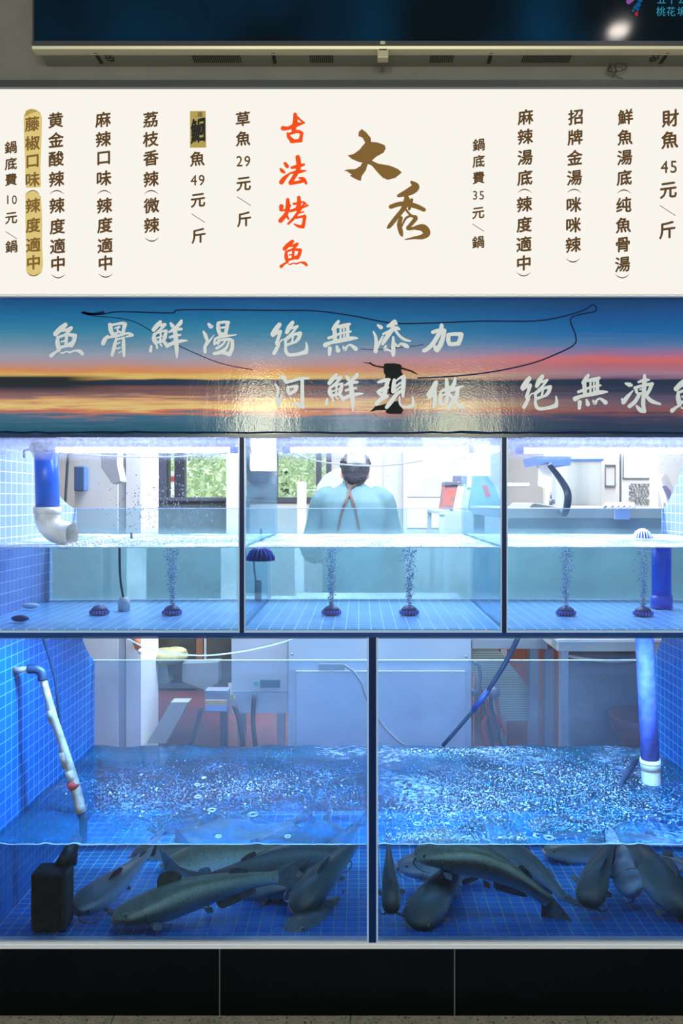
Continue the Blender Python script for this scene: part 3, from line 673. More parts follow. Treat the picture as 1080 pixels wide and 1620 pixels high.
# fisherman and his line
M['ink_dark'] = mat('dark_print', srgb(12,22,24), .5, spec=.12)
M['ink_line'] = mat('line_print', srgb(6,38,85), .5, spec=.12)
mb = MB(); YK = YB-.0005
pxpoly(mb, [(450,108),(480,100),(560,99),(620,108),(645,128),(640,140),(700,160),(760,180),(820,220),(800,218),(740,190),(690,175),(640,162),(638,190),(655,210),(650,230),(600,300),(610,420),(560,440),(500,420),(510,300),(465,250),(470,230),(452,200),(450,152),(380,140),(330,125),(300,105),(235,92),(240,86),(295,92),(310,84),(322,100),(370,122),(420,130),(455,132)], YK, 540, 560, 6.75, .0004)
pxpoly(mb, [(360,560),(480,530),(520,520),(600,500),(660,600),(640,640),(500,640),(470,620),(480,600),(380,600),(300,620)], YK, 540, 560, 6.75, .0004)
mb.build('fisherman_print', M['ink_dark'], bn)
def pxline(mb, pts, w, Y):
    q = cr(pts, 6); vs = []; fs = []
    for i, (x, y) in enumerate(q):
        a = q[max(i-1,0)]; b = q[min(i+1,len(q)-1)]; l = math.hypot(b[0]-a[0], b[1]-a[1]) or 1
        nx, ny = -(b[1]-a[1])/l*w/2, (b[0]-a[0])/l*w/2
        vs += [(FXd(x+nx, Y), Y, FZd(y+ny, Y)), (FXd(x-nx, Y), Y, FZd(y-ny, Y))]
        if i: fs.append((2*i-2, 2*i-1, 2*i+1, 2*i))
    mb.add(vs, fs)
mb = MB()
pxline(mb, [(130,495),(160,497),(190,493),(270,495),(290,490),(430,491),(500,492),(560,500),(620,511),(680,511),(760,508),(840,508),(880,503),(920,492),(938,482),(942,492),(920,497),(902,505),(910,530),(908,545),(880,560),(840,575),(780,588),(720,595),(660,598)], 2.2, YK)
pxline(mb, [(128,494),(150,500),(185,503),(215,510),(250,530),(300,555),(350,575),(400,585)], 1.3, YK)
pxline(mb, [(130,494),(145,497),(165,494)], 4.5, YK)
pxline(mb, [(570,552),(600,553),(650,548),(670,545)], 1.0, YK)
mb.build('line_print', M['ink_line'], bn)
rl = MB()      # dark rolled lower edge of the film
pts = [(XL+(XR-XL)*i/90, YB-.002, FZd(684.5+random.uniform(-.9,.9)+math.sin(i*.6)*.5, YB)) for i in range(91)]
rl.tube(pts, [.0032+random.uniform(-.0008,.001) for _ in pts], 6); rl.box((XL, YB-.001, FZd(692, YB)), (XR, 0, FZd(687, YB)))
rl.build('lower_edge', mat('dark_blue_film', srgb(8,38,78), .25), bn)

# ------------------------------------------------------------------ wide screen
YV = -.073
x0, x1 = FXd(52, YV), FXd(52, YV)+2.15; zb = CZ+684/540
m, t, out = nt('screen_picture'); p = N(t, 'ShaderNodeBsdfPrincipled'); p.inputs['Base Color'].default_value = (.002,.004,.006,1)
p.inputs['Roughness'].default_value = .08
s = N(t, 'ShaderNodeSeparateXYZ'); L(t, N(t, 'ShaderNodeNewGeometry').outputs['Position'], s.inputs[0])
f = mr(t, noise(t, 2.2, 2, stretch=(1,0,.7)), .40, .75); f = mth(t, 'MULTIPLY', f, mr(t, s.outputs[0], -.9, .5, .25, 1))
L(t, mixc(t, f, srgb(0,12,20), srgb(0,62,98)), p.inputs['Emission Color']); p.inputs['Emission Strength'].default_value = .8
L(t, p.outputs[0], out.inputs[0]); M['screen'] = m
tv = thing('display_screen', 'wide dark screen with teal characters mounted above the menu sign', 'screen', (0, YV, zb))
def VZ(py): return FZd(py, YV)
MB().box((x0+.006, YV, VZ(67)), (x1-.006, YV+.004, zb+1.0)).build('panel', M['screen'], tv)
cs = MB().box((x0+.0, YV+.003, zb+.01), (x1, YV+.02, zb+1.01)); cs.box((x0+.012, YV+.02, zb+.002), (x1-.012, -.001, zb+1.0)); cs.build('case', M['tv_under'], tv)
bz = MB().box((x0, YV-.006, VZ(75)), (x1, YV+.003, VZ(67))); bz.box((x0, YV-.004, VZ(75)), (x0+.005, YV+.003, zb+1.0)); bz.build('bezel', M['alu_dark'], tv)
lp = MB().polyx([(YV-.006, VZ(75)), (YV-.004, VZ(79)), (YV+.02, zb+.0), (YV+.02, zb+.012), (YV+.002, VZ(75))], x0, x1); lp.build('lower_lip', M['tv_side'], tv)
Ym = -.035
def under(px): return CX+(px-570)*(2+Ym)/F
for a, b in ((305,382), (490,528), (680,718), (826,903)):
    mb = MB(); xa, xb = under(a), under(b); n = int((b-a)/3.1)
    for i in range(n):
        x = xa+(xb-xa)*i/n
        for yy in (-.052, -.040, -.028): mb.box((x, yy, zb+.001), (x+.0032, yy+.009, zb+.0035))
    mb.build('vent_grille', M['black'], tv)
for a in (157, 434, 775, 1050):
    mb = MB().box((under(a)-.006, -.062, zb+.0005), (under(a)+.004, -.014, zb+.0035)); mb.build('mounting_slot', M['black'], tv)
for a in (174, 1034):
    mb = MB()
    for k in range(8):
        an = k*PI/4; mb.ell((under(a)+math.cos(an)*.010, -.038+math.sin(an)*.014, zb+.0015), (.004,.004,.0012), 6, 4)
    mb.ell((under(a), -.038, zb+.0015), (.005,.006,.0012), 8, 4); mb.build('speaker_hole', M['black'], tv)
mb = MB().box((FXd(597,YV), YV-.004, VZ(92)), (FXd(614,YV), YV+.02, VZ(78))); mb.box((FXd(601,YV), YV-.0065, VZ(72)), (FXd(609,YV), YV-.004, VZ(67)))
mb.build('sensor_box', M['tv_side'], tv, bevel=.001)
mb = MB(); mb.box((FXd(599,YV), YV-.0048, VZ(81)), (FXd(612,YV), YV-.004, VZ(79))); mb.build('sensor_window', M['black'], tv)
M['scr_txt'] = emis('teal_characters', srgb(60,160,185), .8)
mb = MB()
for ch, x, y in (('桃',1045,18), ('花',1061,18), ('塢',1078,18), ('五',1046,-1), ('十',1062,-1), ('公',1079,-1)): put(mb, ch, x, y, 16, YV-.0008, .006, 0, .95)
mb.build('screen_lettering', M['scr_txt'], tv)
for cols, pts in (((srgb(150,90,170)), [(997,-2,6),(994,3,4)]), (srgb(20,90,150), [(1009,8,4),(1012,0,4.5),(1004,12,3),(1008,15,2.5)]), (srgb(20,120,130), [(1001,17,2),(1014,-6,5)]), (srgb(190,40,60), [(1006,23,2.6),(1007,20,2)])):
    bl_ = emis('blossom_light', cols, .8)
    for x, y, r in pts:
        mb = MB()
        mb.add([(FXd(x+math.cos(k*PI/6)*r, YV), YV-.0008, FZd(y+math.sin(k*PI/6)*r, YV)) for k in range(12)], [tuple(range(12))])
        mb.build('blossom_print', bl_, tv)
# coil of wire under the screen
M['olive'] = mat('dark_olive_wire', (.03,.03,.012), .45)
pts = []
for i in range(34):
    a = i*.5; pts.append((P(975+15*math.cos(a)+i*.08, 107-6.5*math.sin(a)-4*math.cos(a)*.6, -.02)))
wr = MB().tube(pts, .0011, 6); wr.tube([P(962,112,-.02), P(966,105,-.02), P(968,113,-.02), P(974,116,-.02), P(972,104,-.02), P(976,113,-.02)], .0013, 6, smooth=4)
wr.tube([P(975,84,-.012), P(968,92,-.015), P(962,108,-.02)], .001, 6, smooth=4); wr.tube([P(962,112,-.02), P(972,120,-.01), P(985,124,-.004)], .0008, 6, smooth=4)
tag(wr.build('wire_coil', M['olive'], smooth=True), 'small coil of dark wire hanging below the screen', 'wire')
# recessed lamp in the lane ceiling (its mirror image shows in the screen)
lp = thing('downlight', 'small round lit lamp in the ceiling over the lane', 'light', (1.308, -1.46, 3.8))
MB().ell((1.308,-1.46,3.786), (.045,.036,.016), 16, 8).build('bulb', emis('lamp_glow', (1,.9,.82), 30), lp, True)
MB().lathe([(.05,0),(.062,0),(.062,-.006),(.05,-.006)], (1.308,-1.46,3.8)).build('rim', M['alu'], lp)
# ================================================================== things in the upper tank
def shift(o, v): o.location = Vector(o.location)+Vector(v)
def air_stone(c, r=.030, label='', group=None, parent_name='air_stone'):
    t = thing(parent_name, label, 'air stone', c, group); c = Vector(c)
    b = MB().lathe([(r*.75,0),(r*.98,.003),(r,.010),(r*.93,.013)], c, 28); b.build('base', M['rubber'], t, True)
    d = MB().lathe([(r*.90,.012),(r*.80,.020),(r*.55,.027),(r*.2,.031),(.002,.0315)], c, 28); d.build('dome', M['rubber'], t, True)
    g = MB()
    for k in range(20):
        a = 2*PI*k/20; M_ = Matrix.Translation(c)@Matrix.Rotation(a, 4, 'Z')
        g.box((r*.90, -.0018, .002), (r*1.05, .0018, .013), M_)
    g.build('rib', M['pvc_b2'], t); return t
stones = []
for px, py, lab in ((524,972,'dark domed air stone on the middle bay floor, nearer the hose side'), (647,972,'dark domed air stone right of centre on the middle bay floor'),
                (895,973,'dark domed air stone on the left of the right bay floor'), (1017,974,'dark domed air stone beside the blue standpipe'),
                (272,972,'air stone under bubbles in the upper left bay'), (157,972,'blue air stone near the elbow side of the upper left bay')):
    c = PWz(px, py, ZU0+.002); stones.append(c); air_stone(c, .031, lab, 'air stones on the upper tank floor')
def strainer(c, r, label, up=True):
    t = thing('floating_strainer', label, 'strainer', c); c = Vector(c); s = 1 if up else -1
    MB().lathe([(r*.95,-.004),(r*.9,.006*s),(r*.7,.020*s),(r*.35,.028*s),(.003,.030*s)], c, 24).build('core', M['pvc_b'], t, True)
    g = MB()
    for k in range(18):
        a = 2*PI*k/18
        g.tube([c+Vector((math.cos(a)*r*q, math.sin(a)*r*q, z*s)) for q, z in ((1.03,-.003),(1.0,.008),(.78,.024),(.4,.032),(.08,.035))], .0026, 5)
    g.build('rib', M['pvc_b2'] if c.z < ZWU-.01 else M['wire_w'], t, True); return t
strainer(PW(412, 885, .07), .040, 'blue ribbed strainer hanging at the waterline beside the left divider', True)
strainer(P(1016, 852, .50), .030, 'white ribbed strainer floating in the upper right bay')
M['bub'] = mat('air_bubble', (.80,.90,1.0), .08, spec=1, trans=.35)
M['bub2'] = mat('silver_bubble', (.55,.68,.90), .12, spec=1)
def bubbles(pts, label, name='bubbles', mt='bub', seg=5, m=4):
    mb = MB()
    for p, r in pts: mb.ell(p, r, seg, m)
    return tag(mb.build(name, M[mt], smooth=True), label, 'bubbles', kind='stuff')
rb = random.Random(3)
def plume(c, n, w, z0, z1, label):
    pts = []
    for i in range(n):
        u = rb.random(); z = z0+(z1-z0)*u; sp = w*(.35+.9*u)
        pts.append((Vector((c.x+rb.gauss(0, sp*.5), c.y+rb.gauss(0, sp*.5), z)), rb.choice((.0010,.0014,.0018,.0026))))
    return bubbles(pts, label)
for c, lab in zip(stones, ('rising from the left stone of the middle bay', 'rising from the right stone of the middle bay', 'rising from the left stone of the right bay', 'rising beside the blue standpipe', 'rising in the upper left bay')):
    plume(c, 700, .022, ZU0+.035, ZWU-.002, 'fine air bubbles '+lab)
# foam floating on the upper left water
pts = []
for i in range(520):
    u = rb.random()**1.4; x = P(112, 0, .12).x+u*.50; y = .05+rb.random()*.30+u*.1
    pts.append((Vector((x, y, ZWU+.001+rb.random()*.004*(1.4-u))), rb.uniform(.0012,.0042)*(1.1-.5*u)))
bubbles(pts, 'white froth running from the elbow across the upper left bay', 'froth', 'bub2')
pts = []
for i in range(420):
    pts.append((Vector((FX(383)+.02+rb.random()*.72, .01+rb.random()*.7, ZWU+.001)), rb.uniform(.001,.0028)))
bubbles(pts, 'tiny bubbles floating on the middle bay water', 'froth', 'bub2')
# drops sitting on the glass
M['drop'] = mat('water_drop', (.45,.58,.80), .03, spec=1, trans=.75)
pts = []; pd = []
for i in range(330):
    px = rb.gauss(255, 48); py = rb.gauss(800, 26)
    if 118 < px < 372 and 728 < py < 858: pts.append((P(px, py, .0008), (rb.uniform(.0009,.0022), .0009, rb.uniform(.0012,.0030))))
mb = MB()
for p, r in pts: mb.ell(p, r, 6, 5)
tag(mb.build('water_drops', M['drop'], smooth=True), 'water drops on the glass of the upper left bay', 'drops', kind='stuff')
mb = MB()
for i in range(620):
    px = rb.uniform(85, 1080); py = 697+abs(rb.gauss(0, 20))
    if 375 < px < 392 or 788 < px < 806: continue
    mb.ell(P(px, py, .0008), (rb.uniform(.0006,.0016), .0008, rb.uniform(.0008,.0022)), 5, 4)
tag(mb.build('condensation_drops', M['drop'], smooth=True), 'condensation drops along the top of the upper tank glass', 'drops', kind='stuff')

# ------------------------------------------------------------------ pipes of the upper tank
t = thing('inlet_pipe', 'fat blue water pipe ending in a white elbow in the upper left bay', 'pipe', P(75,805,.15))
a, b = P(73, 696, .15), P(75.5, 804, .15)
MB().tube([a, b], .0355, 28).build('pipe', M['pvc_b'], t, True)
MB().tube([P(72,700,.15), P(72.5,716,.15)], .041, 28).build('coupling', M['dark_fit'], t, True)
r = .038; c0 = P(75, 803, .15)
pts = [c0, c0-Vector((0,0,.018)), c0-Vector((-.003,0,.045)), c0-Vector((-.018,0,.068)), c0-Vector((-.040,0,.078)), P(112, 846, .145)]
MB().tube(pts, [.0385,.0385,.037,.036,.037,.037], 28, smooth=5, cap=False).build('elbow', M['pvc_w'], t, True)
mb = MB()
mb.tube([c0+Vector((0,0,.002)), c0-Vector((0,0,.020))], .0415, 28); d = (P(112,846,.145)-P(98,846,.147)).normalized(); e_ = P(114,846,.145)
mb.tube([e_-d*.028, e_], .0405, 28, cap=False); mb.tube([e_-d*.004, e_+d*.0006], .0415, 28, cap=False); mb.build('socket_ring', M['pvc_w'], t, True)
br = MB().tube([P(38,724,.10), P(38,714,.10), P(45,711,.12), P(62,709,.15)], .0035, 8, smooth=5); tag(br.build('wire_clip', M['dark_fit'], smooth=True), 'dark bent wire clip beside the blue inlet pipe', 'clip')
t = thing('standpipe', 'blue standpipe with a collar under water in the upper right bay', 'pipe', PWz(1046, 962, ZU0+.002))
q = PWz(1046, 962, ZU0+.002)
MB().tube([q, q+Vector((0,0,ZWU-ZU0+.001))], .033, 26).build('pipe', M['pvc_b'], t, True)
MB().tube([q+Vector((0,0,.001)), q+Vector((0,0,.045))], .0375, 26).build('collar', M['pvc_b'], t, True)
for px, py, lab, rr in ((196, 966, 'pale weight with a dark hose on the upper left bay floor', .02), (408, 950, 'dark sponge cylinder standing beside the left divider', .013)):
    q = PWz(px, py, ZU0+.002); t = thing('filter_weight' if px < 300 else 'sponge_cylinder', lab, 'filter', q)
    mb = MB().lathe([(rr,0),(rr,.03),(rr*.7,.045)] if px < 300 else [(rr,0),(rr,.07),(rr*.6,.075)], q, 18); mb.build('body', M['pvc_w'] if px < 300 else M['sponge'], t, True)
    MB().tube([q+Vector((0,0,.03)), q+Vector((-.015,.005,.12)), q+Vector((-.018,.01,ZWU-ZU0+.02))], .004, 8, smooth=5).build('hose', M['dark_fit'], t, True)
# plastic scraps in the bottom left corner
q = PWz(30, 985, ZU0+.002); mb = MB().ell(q+Vector((0,.01,.012)), (.028,.016,.011), 12, 8); tag(mb.build('sponge_scrap', M['rubber'], smooth=True), 'dark scrap of sponge in the left corner of the upper tank', 'sponge')
q = PWz(45, 966, ZU0+.002); mb = MB().ell(q+Vector((0,.02,.014)), (.030,.012,.010), 12, 8); tag(mb.build('white_scrap', M['pvc_w'], smooth=True), 'pale torn scrap in the left corner of the upper tank', 'scrap')

# ================================================================== things in the lower tank
t = thing('outlet_pipe', 'grimy white pipe with a dark elbow slanting into the lower left water', 'pipe', P(45,1060,.16))
wx = LW_L
MB().tube([(wx, .17, P(20,1060,.16).z), P(22,1060,.16), P(48,1058.5,.165)], .0095, 16).build('wall_stub', M['pvc_old'], t, True)
MB().tube([P(45,1058.5,.165), P(57,1058,.168), P(66,1063,.17), P(68,1076,.17)], .0155, 18, smooth=5).build('elbow', M['dark_fit'], t, True)
MB().tube([P(67,1070,.17), P(85,1135,.18), P(104,1192,.19), P(118,1240,.20), P(128,1284,.205)], [.0105,.0115,.0125,.0145,.0165], 18, smooth=4).build('pipe', M['pvc_old'], t, True)
mb = MB()
for (xa, ya, xb, yb, rr) in ((78,1122,84,1142,.0135),(98,1188,106,1213,.0158),(108,1217,116,1238,.0162)):
    mb.tube([P(xa+2,ya,.178+(ya-1120)*.00018), P(xb+1,yb,.180+(yb-1120)*.00018)], rr, 18)
mb.build('coupling', M['pvc_old'], t, True)
MB().tube([P(112,1236,.197), P(119,1246,.2)], .0175, 18).build('red_ring', M['red'], t, True)
MB().tube([P(127,1280,.205), (P(131,1300,.21).x, .215, ZWL-.03), (P(131,1300,.21).x-.01, .23, ZL0+.14)], .013, 14).build('drop_pipe', M['dark_fit'], t, True)
q = PW(75, 1424, .10)
t = thing('sponge_filter', 'black block sponge filter standing in the lower left corner', 'filter', (q.x, .12, ZL0))
ra = PW(47, 1382, .05); rb_ = PW(103, 1462, .05)
MB().box((ra.x, .05, ZL0+.002), (rb_.x, .15, ra.z)).build('sponge_block', M['sponge'], t, bevel=.012)
rc = PW(103, 1340, .16); rd = PW(130, 1366, .16)
MB().tube([(rc.x+.0, .12, ra.z-.004), (rc.x+.025, .16, ra.z+.05)], .021, 18).build('neck', M['black'], t, True)
# lower right: long blue pipe with white collar, net handle, feeding sticks
t = thing('drain_pipe', 'long pale-blue pipe with a white collar in the lower right bay', 'pipe', P(1020,1200,.45))
a, b = P(1018, 990, .45), P(1028, 1202, .45)
MB().tube([a, b], .031, 28).build('pipe', M['pvc_b2'], t, True)
ax = (b-a).normalized()
mb = MB().tube([b-ax*.004, b+ax*.034], .0345, 28); mb.tube([b+ax*.030, b+ax*.082], .0325, 28, cap=False); mb.tube([b+ax*.004, b+ax*.010], .0355, 28); mb.build('collar', M['white_pl'], t, True)
nh = MB().tube([P(822,1003,.70), P(800,1047,.71), P(768,1098,.72), P(745,1128,.73), P(700,1180,.74)], [.010,.010,.0095,.008,.008], 12, smooth=3)
t = thing('net_handle', 'dark blue pole slanting behind the lower right bay', 'pole', P(760,1100,.72)); nh.build('pole', M['dark_fit'], t, True)
MB().tube([P(772,1092,.718), P(760,1108,.722), P(748,1124,.727)], [.0105,.0125,.0105], 12).build('joint', M['rubber'], t, True)
t = thing('stick_frame', 'two dark sticks joined in a peak beside the blue drain pipe', 'sticks', P(1000,1215,.5))
pts = [P(1006,1203,.50), P(985,1236,.42), P(955,1290,.34)]
MB().tube([pts[0], pts[1], pts[2], Vector((pts[2].x-.03, .28, ZL0+.12))], [.010,.010,.010,.010], 12).build('thick_stick', M['dark_fit'], t, True)
MB().tube([P(1000,1226,.48), P(1030,1254,.43), P(1056,1284,.38), Vector((P(1056,1284,.38).x+.03, .36, ZWL-.05))], .0065, 10).build('thin_stick', M['dark_fit'], t, True)

# foam and bubbles riding on the lower water
def rafts(cl, x0, x1, label, rmin, rmax, pick='bub2'):
    pts = []
    for px, py, sx, sy, n in cl:
        for i in range(int(n*1.7)):
            X = rb.gauss(px, sx); Yp = rb.gauss(py, sy)
            if not (1186 < Yp < 1330): continue
            yy = (CZ-ZWL)*F/(Yp-790)-2
            if not (.01 < yy < .78): continue
            x = CX+(X-570)*(yy+2)/F
            if x0+.02 < x < x1-.02: pts.append((Vector((x, yy, ZWL+.002+rb.uniform(-.002,.006))), (lambda q: (q, q, q*.6))(rb.uniform(rmin, rmax)*(1 if rb.random() < .93 else 2.0))))
    return bubbles(pts, label, 'froth', pick, 6, 4)
rafts([(395,1248,45,11,420),(240,1262,60,14,160),(310,1235,90,16,120),(300,1290,60,14,60),(520,1250,40,25,120),(185,1262,25,20,90)], LW_L, xd, 'froth and bubbles riding on the lower left water', .0007, .0023)
rafts([(700,1185,60,5,500),(790,1186,50,5,260),(800,1255,110,22,900),(690,1285,50,22,420),(740,1275,60,18,300),(990,1270,45,18,320),(930,1235,50,18,320),(920,1300,60,12,160),(660,1325,30,5,150),(760,1328,70,4,200),(840,1225,70,14,260)], xd, LW_R, 'thick froth riding on the lower right water', .0007, .0026)
pts = [(0,0,0)]*0
mb = MB()
for px, py, r in ((400,1290,.016),(335,1283,.013),(313,1262,.012),(312,1243,.010),(322,1232,.008),(868,1327,.014),(1046,1325,.012),(660,1305,.012),(345,1325,.009),(455,1325,.009)):
    yy = (CZ-ZWL)*F/(py-790)-2; c = Vector((CX+(px-570)*(yy+2)/F, max(.02, yy), ZWL+.001))
    for k in range(2): mb.tube([c+Vector((math.cos(a*PI/8)*r*(1-.35*k), math.sin(a*PI/8)*r*(1-.35*k), .003)) for a in range(17)], .0009, 5)
tag(mb.build('bubble_rings', M['bub2'], smooth=True), 'ring bubbles and ripples on the lower water', 'bubbles', kind='stuff')

# ------------------------------------------------------------------ catfish
def fishmat(name, back, side, belly, spot=.5):
    m, t, out = nt(name); p = N(t, 'ShaderNodeBsdfPrincipled'); a = N(t, 'ShaderNodeVertexColor'); a.layer_name = 'tone'
    r = N(t, 'ShaderNodeValToRGB'); e = r.color_ramp.elements; e.new(.5); e.new(.75)
    tone = mth(t, 'ADD', a.outputs[0], mth(t, 'MULTIPLY', mth(t, 'SUBTRACT', noise(t, 35, 4), .5), .22)); L(t, tone, r.inputs[0])
    for el, (q, c) in zip(e, ((.22, belly), (.54, side), (.84, back), (1, tuple(v*.7 for v in back)))): el.position = q; el.color = c4(c)
    sp = mth(t, 'MULTIPLY', mr(t, noise(t, 210, 2), .60, .68), mth(t, 'MULTIPLY', mr(t, a.outputs[0], .25, .5), spot))
    L(t, mixc(t, sp, r.outputs[0], tuple(v*.25 for v in back)), p.inputs['Base Color'])
    p.inputs['Roughness'].default_value = .33; p.inputs['Specular IOR Level'].default_value = .6
    L(t, bump(t, noise(t, 120, 3), .12, .003), p.inputs['Normal'])
    L(t, p.outputs[0], out.inputs[0]); return m
FM = {'olive': fishmat('olive_catfish_skin', (.36,.31,.17), (.74,.68,.44), (.92,.88,.80), .8),
      'dark': fishmat('dark_catfish_skin', (.12,.12,.10), (.26,.25,.20), (.62,.58,.55), .4),
      'pale': fishmat('pale_catfish_skin', (.40,.38,.36), (.72,.68,.66), (.92,.90,.88), .15)}
M['fin'] = mat('fin_grey', (.12,.12,.11), .45, col2=(.22,.20,.18), vscale=60)
M['fin_r'] = mat('fin_reddish', (.26,.09,.08), .45, col2=(.08,.06,.07), vscale=60)
M['fin_p'] = mat('fin_pale', (.45,.40,.42), .4)
M['eye'] = mat('fish_eye', (.01,.01,.01), .08, spec=1); M['eyering'] = mat('fish_eye_ring', (.55,.50,.30), .3)
M['lip'] = mat('pink_lip', (.85,.42,.34), .4); M['barbel'] = mat('dark_barbel', (.03,.03,.035), .4); M['barbel_p'] = mat('pale_barbel', (.6,.58,.62), .4)
# t, half width, half height  (fractions of the body length)
PROF = [(0,.028,.010),(.015,.058,.028),(.05,.085,.050),(.10,.098,.070),(.17,.100,.086),(.25,.096,.098),(.34,.084,.104),(.45,.070,.100),(.56,.056,.088),(.68,.042,.070),(.80,.028,.052),(.90,.017,.042),(.97,.010,.040),(1.0,.005,.040)]
def fish(label, spine, up=(0,0,1), kind='olive', fat=1.0, fins='fin', pale_barb=False, tailfin=True, mouth_open=.0, tail_dir=None, roll_mid=None, parts=True):
    sp = [Vector(p) for p in spine]
    q = [Vector(a) for a in cr([tuple(p) for p in sp], 10)]
    ln = [0]
    for a, b in zip(q[:-1], q[1:]): ln.append(ln[-1]+(b-a).length)
    Ln = ln[-1]
    def at(t_):
        s_ = max(0, min(Ln, t_*Ln))
        for i in range(len(q)-1):
            if ln[i+1] >= s_-1e-9:
                f = (s_-ln[i])/max(1e-9, ln[i+1]-ln[i]); return q[i].lerp(q[i+1], f)
        return q[-1]
    def frame(t_):
        T = (at(min(1, t_+.03))-at(max(0, t_-.03))).normalized()
        U = Vector(up); U = (U-T*U.dot(T)).normalized(); S = T.cross(U).normalized(); return at(t_), T, U, S
    def prof(t_):
        for a, b in zip(PROF[:-1], PROF[1:]):
            if t_ <= b[0]:
                f = (t_-a[0])/(b[0]-a[0]); return a[1]+(b[1]-a[1])*f, a[2]+(b[2]-a[2])*f
        return PROF[-1][1:]
    root = thing('catfish', label, 'fish', sp[0])
    n = 20; K = 44; mb = MB(); rings = []; tones = []
    for k in range(K+1):
        t_ = (k/K)**1.15; c, T, U, S = frame(t_); w, h = prof(t_); w *= Ln*fat; h *= Ln*fat; R = []
        for j in range(n):
            a = 2*PI*j/n; x, y = math.cos(a), math.sin(a)
            sx = math.copysign(abs(x)**.85, x); sy = math.copysign(abs(y)**.9, y)
            if y < 0: sy *= (.78 if t_ < .25 else .95)
            R.append(c+S*(w*sx)+U*(h*sy)); tones.append(max(0, min(1, .5+.5*y+ (.06 if t_ < .2 else 0))))
        rings.append(R)
    mb.loft(rings); body = mb.build('body', FM[kind], root, True)
    ca = body.data.color_attributes.new('tone', 'FLOAT_COLOR', 'POINT')
    for i, v in enumerate(tones): ca.data[i].color = (v, v, v, 1)
    if not parts: return root
    def fin(name, pts, mt, th=.0012):
        m = MB(); vs = [Vector(p) for p in pts]; k = len(vs)
        nr = (vs[1]-vs[0]).cross(vs[-1]-vs[0]).normalized()*th
        m.add([v+nr for v in vs]+[v-nr for v in vs], [tuple(range(k)), tuple(range(k, 2*k))[::-1]]+[(i, (i+1) % k, (i+1) % k+k, i+k) for i in range(k)])
        return m.build(name, M[mt], root)
    # caudal fin, forked with scalloped rays
    if tailfin:
        c, T, U, S = frame(1.0)
        if tail_dir is not None: T = (T*.35+Vector(tail_dir).normalized()).normalized(); U = (U-T*U.dot(T)).normalized()
        h = .040*Ln*fat; E = Ln*.17
        pts = [c-T*.02*Ln+U*h, c+T*E*.35+U*(h*1.7), c+T*E*.8+U*(h*2.4), c+T*E*1.02+U*(h*2.5), c+T*E*.9+U*(h*1.5), c+T*E*.72+U*(h*.5), c+T*E*.66,
               c+T*E*.74-U*(h*.5), c+T*E*.92-U*(h*1.5), c+T*E*1.0-U*(h*2.4), c+T*E*.78-U*(h*2.3), c+T*E*.35-U*(h*1.6), c-T*.02*Ln-U*h]
        fin('tail_fin', pts, fins)
    for (name, t0, t1, hh, sgn) in (('dorsal_fin', .29, .41, .085, 1), ('adipose_fin', .70, .80, .035, 1), ('anal_fin', .60, .84, .055, -1)):
        c0, T, U, S = frame(t0); c1, T1, U1, S1 = frame(t1); _, h0 = prof(t0); _, h1 = prof(t1)
        b0 = c0+U*sgn*h0*Ln*fat*.92; b1 = c1+U1*sgn*h1*Ln*fat*.92; H = hh*Ln
        pts = [b0, b0+U*sgn*H*.55+T*H*.12, b0+U*sgn*H*.9+T*H*.38, b0+U*sgn*H+T*H*.65, b0.lerp(b1, .45)+U1*sgn*H*.92+T*H*.55, b0.lerp(b1, .75)+U1*sgn*H*.68+T*H*.52, b1+U1*sgn*H*.40+T1*H*.42, b1+U1*sgn*H*.15+T1*H*.30, b1]
        fin(name, pts, fins)
    for sg_ in (-1, 1):
        c, T, U, S = frame(.20); w, h = prof(.20); b = c+S*sg_*w*Ln*fat*.85-U*h*Ln*fat*.55
        fin('pectoral_fin', [b, b+S*sg_*.075*Ln+T*.03*Ln-U*.02*Ln, b+S*sg_*.07*Ln+T*.07*Ln-U*.03*Ln, b+S*sg_*.03*Ln+T*.075*Ln-U*.02*Ln, b+T*.035*Ln], fins)
        c, T, U, S = frame(.52); w, h = prof(.52); b = c+S*sg_*w*Ln*fat*.5-U*h*Ln*fat*.9
        fin('pelvic_fin', [b, b+S*sg_*.03*Ln+T*.02*Ln-U*.025*Ln, b+S*sg_*.03*Ln+T*.055*Ln-U*.03*Ln, b+T*.05*Ln-U*.01*Ln], fins)
        c, T, U, S = frame(.075); w, h = prof(.075); b = c+S*sg_*w*Ln*fat*.80+U*h*Ln*fat*.42
        e = MB().ell(b, .0095*Ln/.55, 10, 7); eo = e.build('eye', M['eyering'], root, True)
        MB().ell(b+S*sg_*.004*Ln/.55+U*.001, .0068*Ln/.55, 10, 7).build('pupil', M['eye'], eo, True)
        # gill cover edge
        g = MB(); pts = []
        for k in range(7):
            c, T, U, S = frame(.185+.012*math.sin(k/6*PI)); w, h = prof(.19); a = math.radians(50-k*22)
            pts.append(c+S*sg_*w*Ln*fat*math.cos(a)*1.0+U*h*Ln*fat*math.sin(a)*.95)
        g.tube(pts, .0016, 5); g.build('gill_edge', M['fin_p'] if kind != 'dark' else M['fin'], root, True)
        c, T, U, S = frame(.02); bm_ = 'barbel_p' if pale_barb else 'barbel'
        b = c+S*sg_*.05*Ln*fat
        MB().tube([b, b+S*sg_*.05*Ln-T*.02*Ln-U*.01*Ln, b+S*sg_*.10*Ln+T*.03*Ln-U*.035*Ln, b+S*sg_*.12*Ln+T*.10*Ln-U*.045*Ln], [.0026,.002,.0014,.0006], 6, smooth=5).build('barbel', M[bm_], root, True)
        b = c+S*sg_*.02*Ln*fat-U*.015*Ln
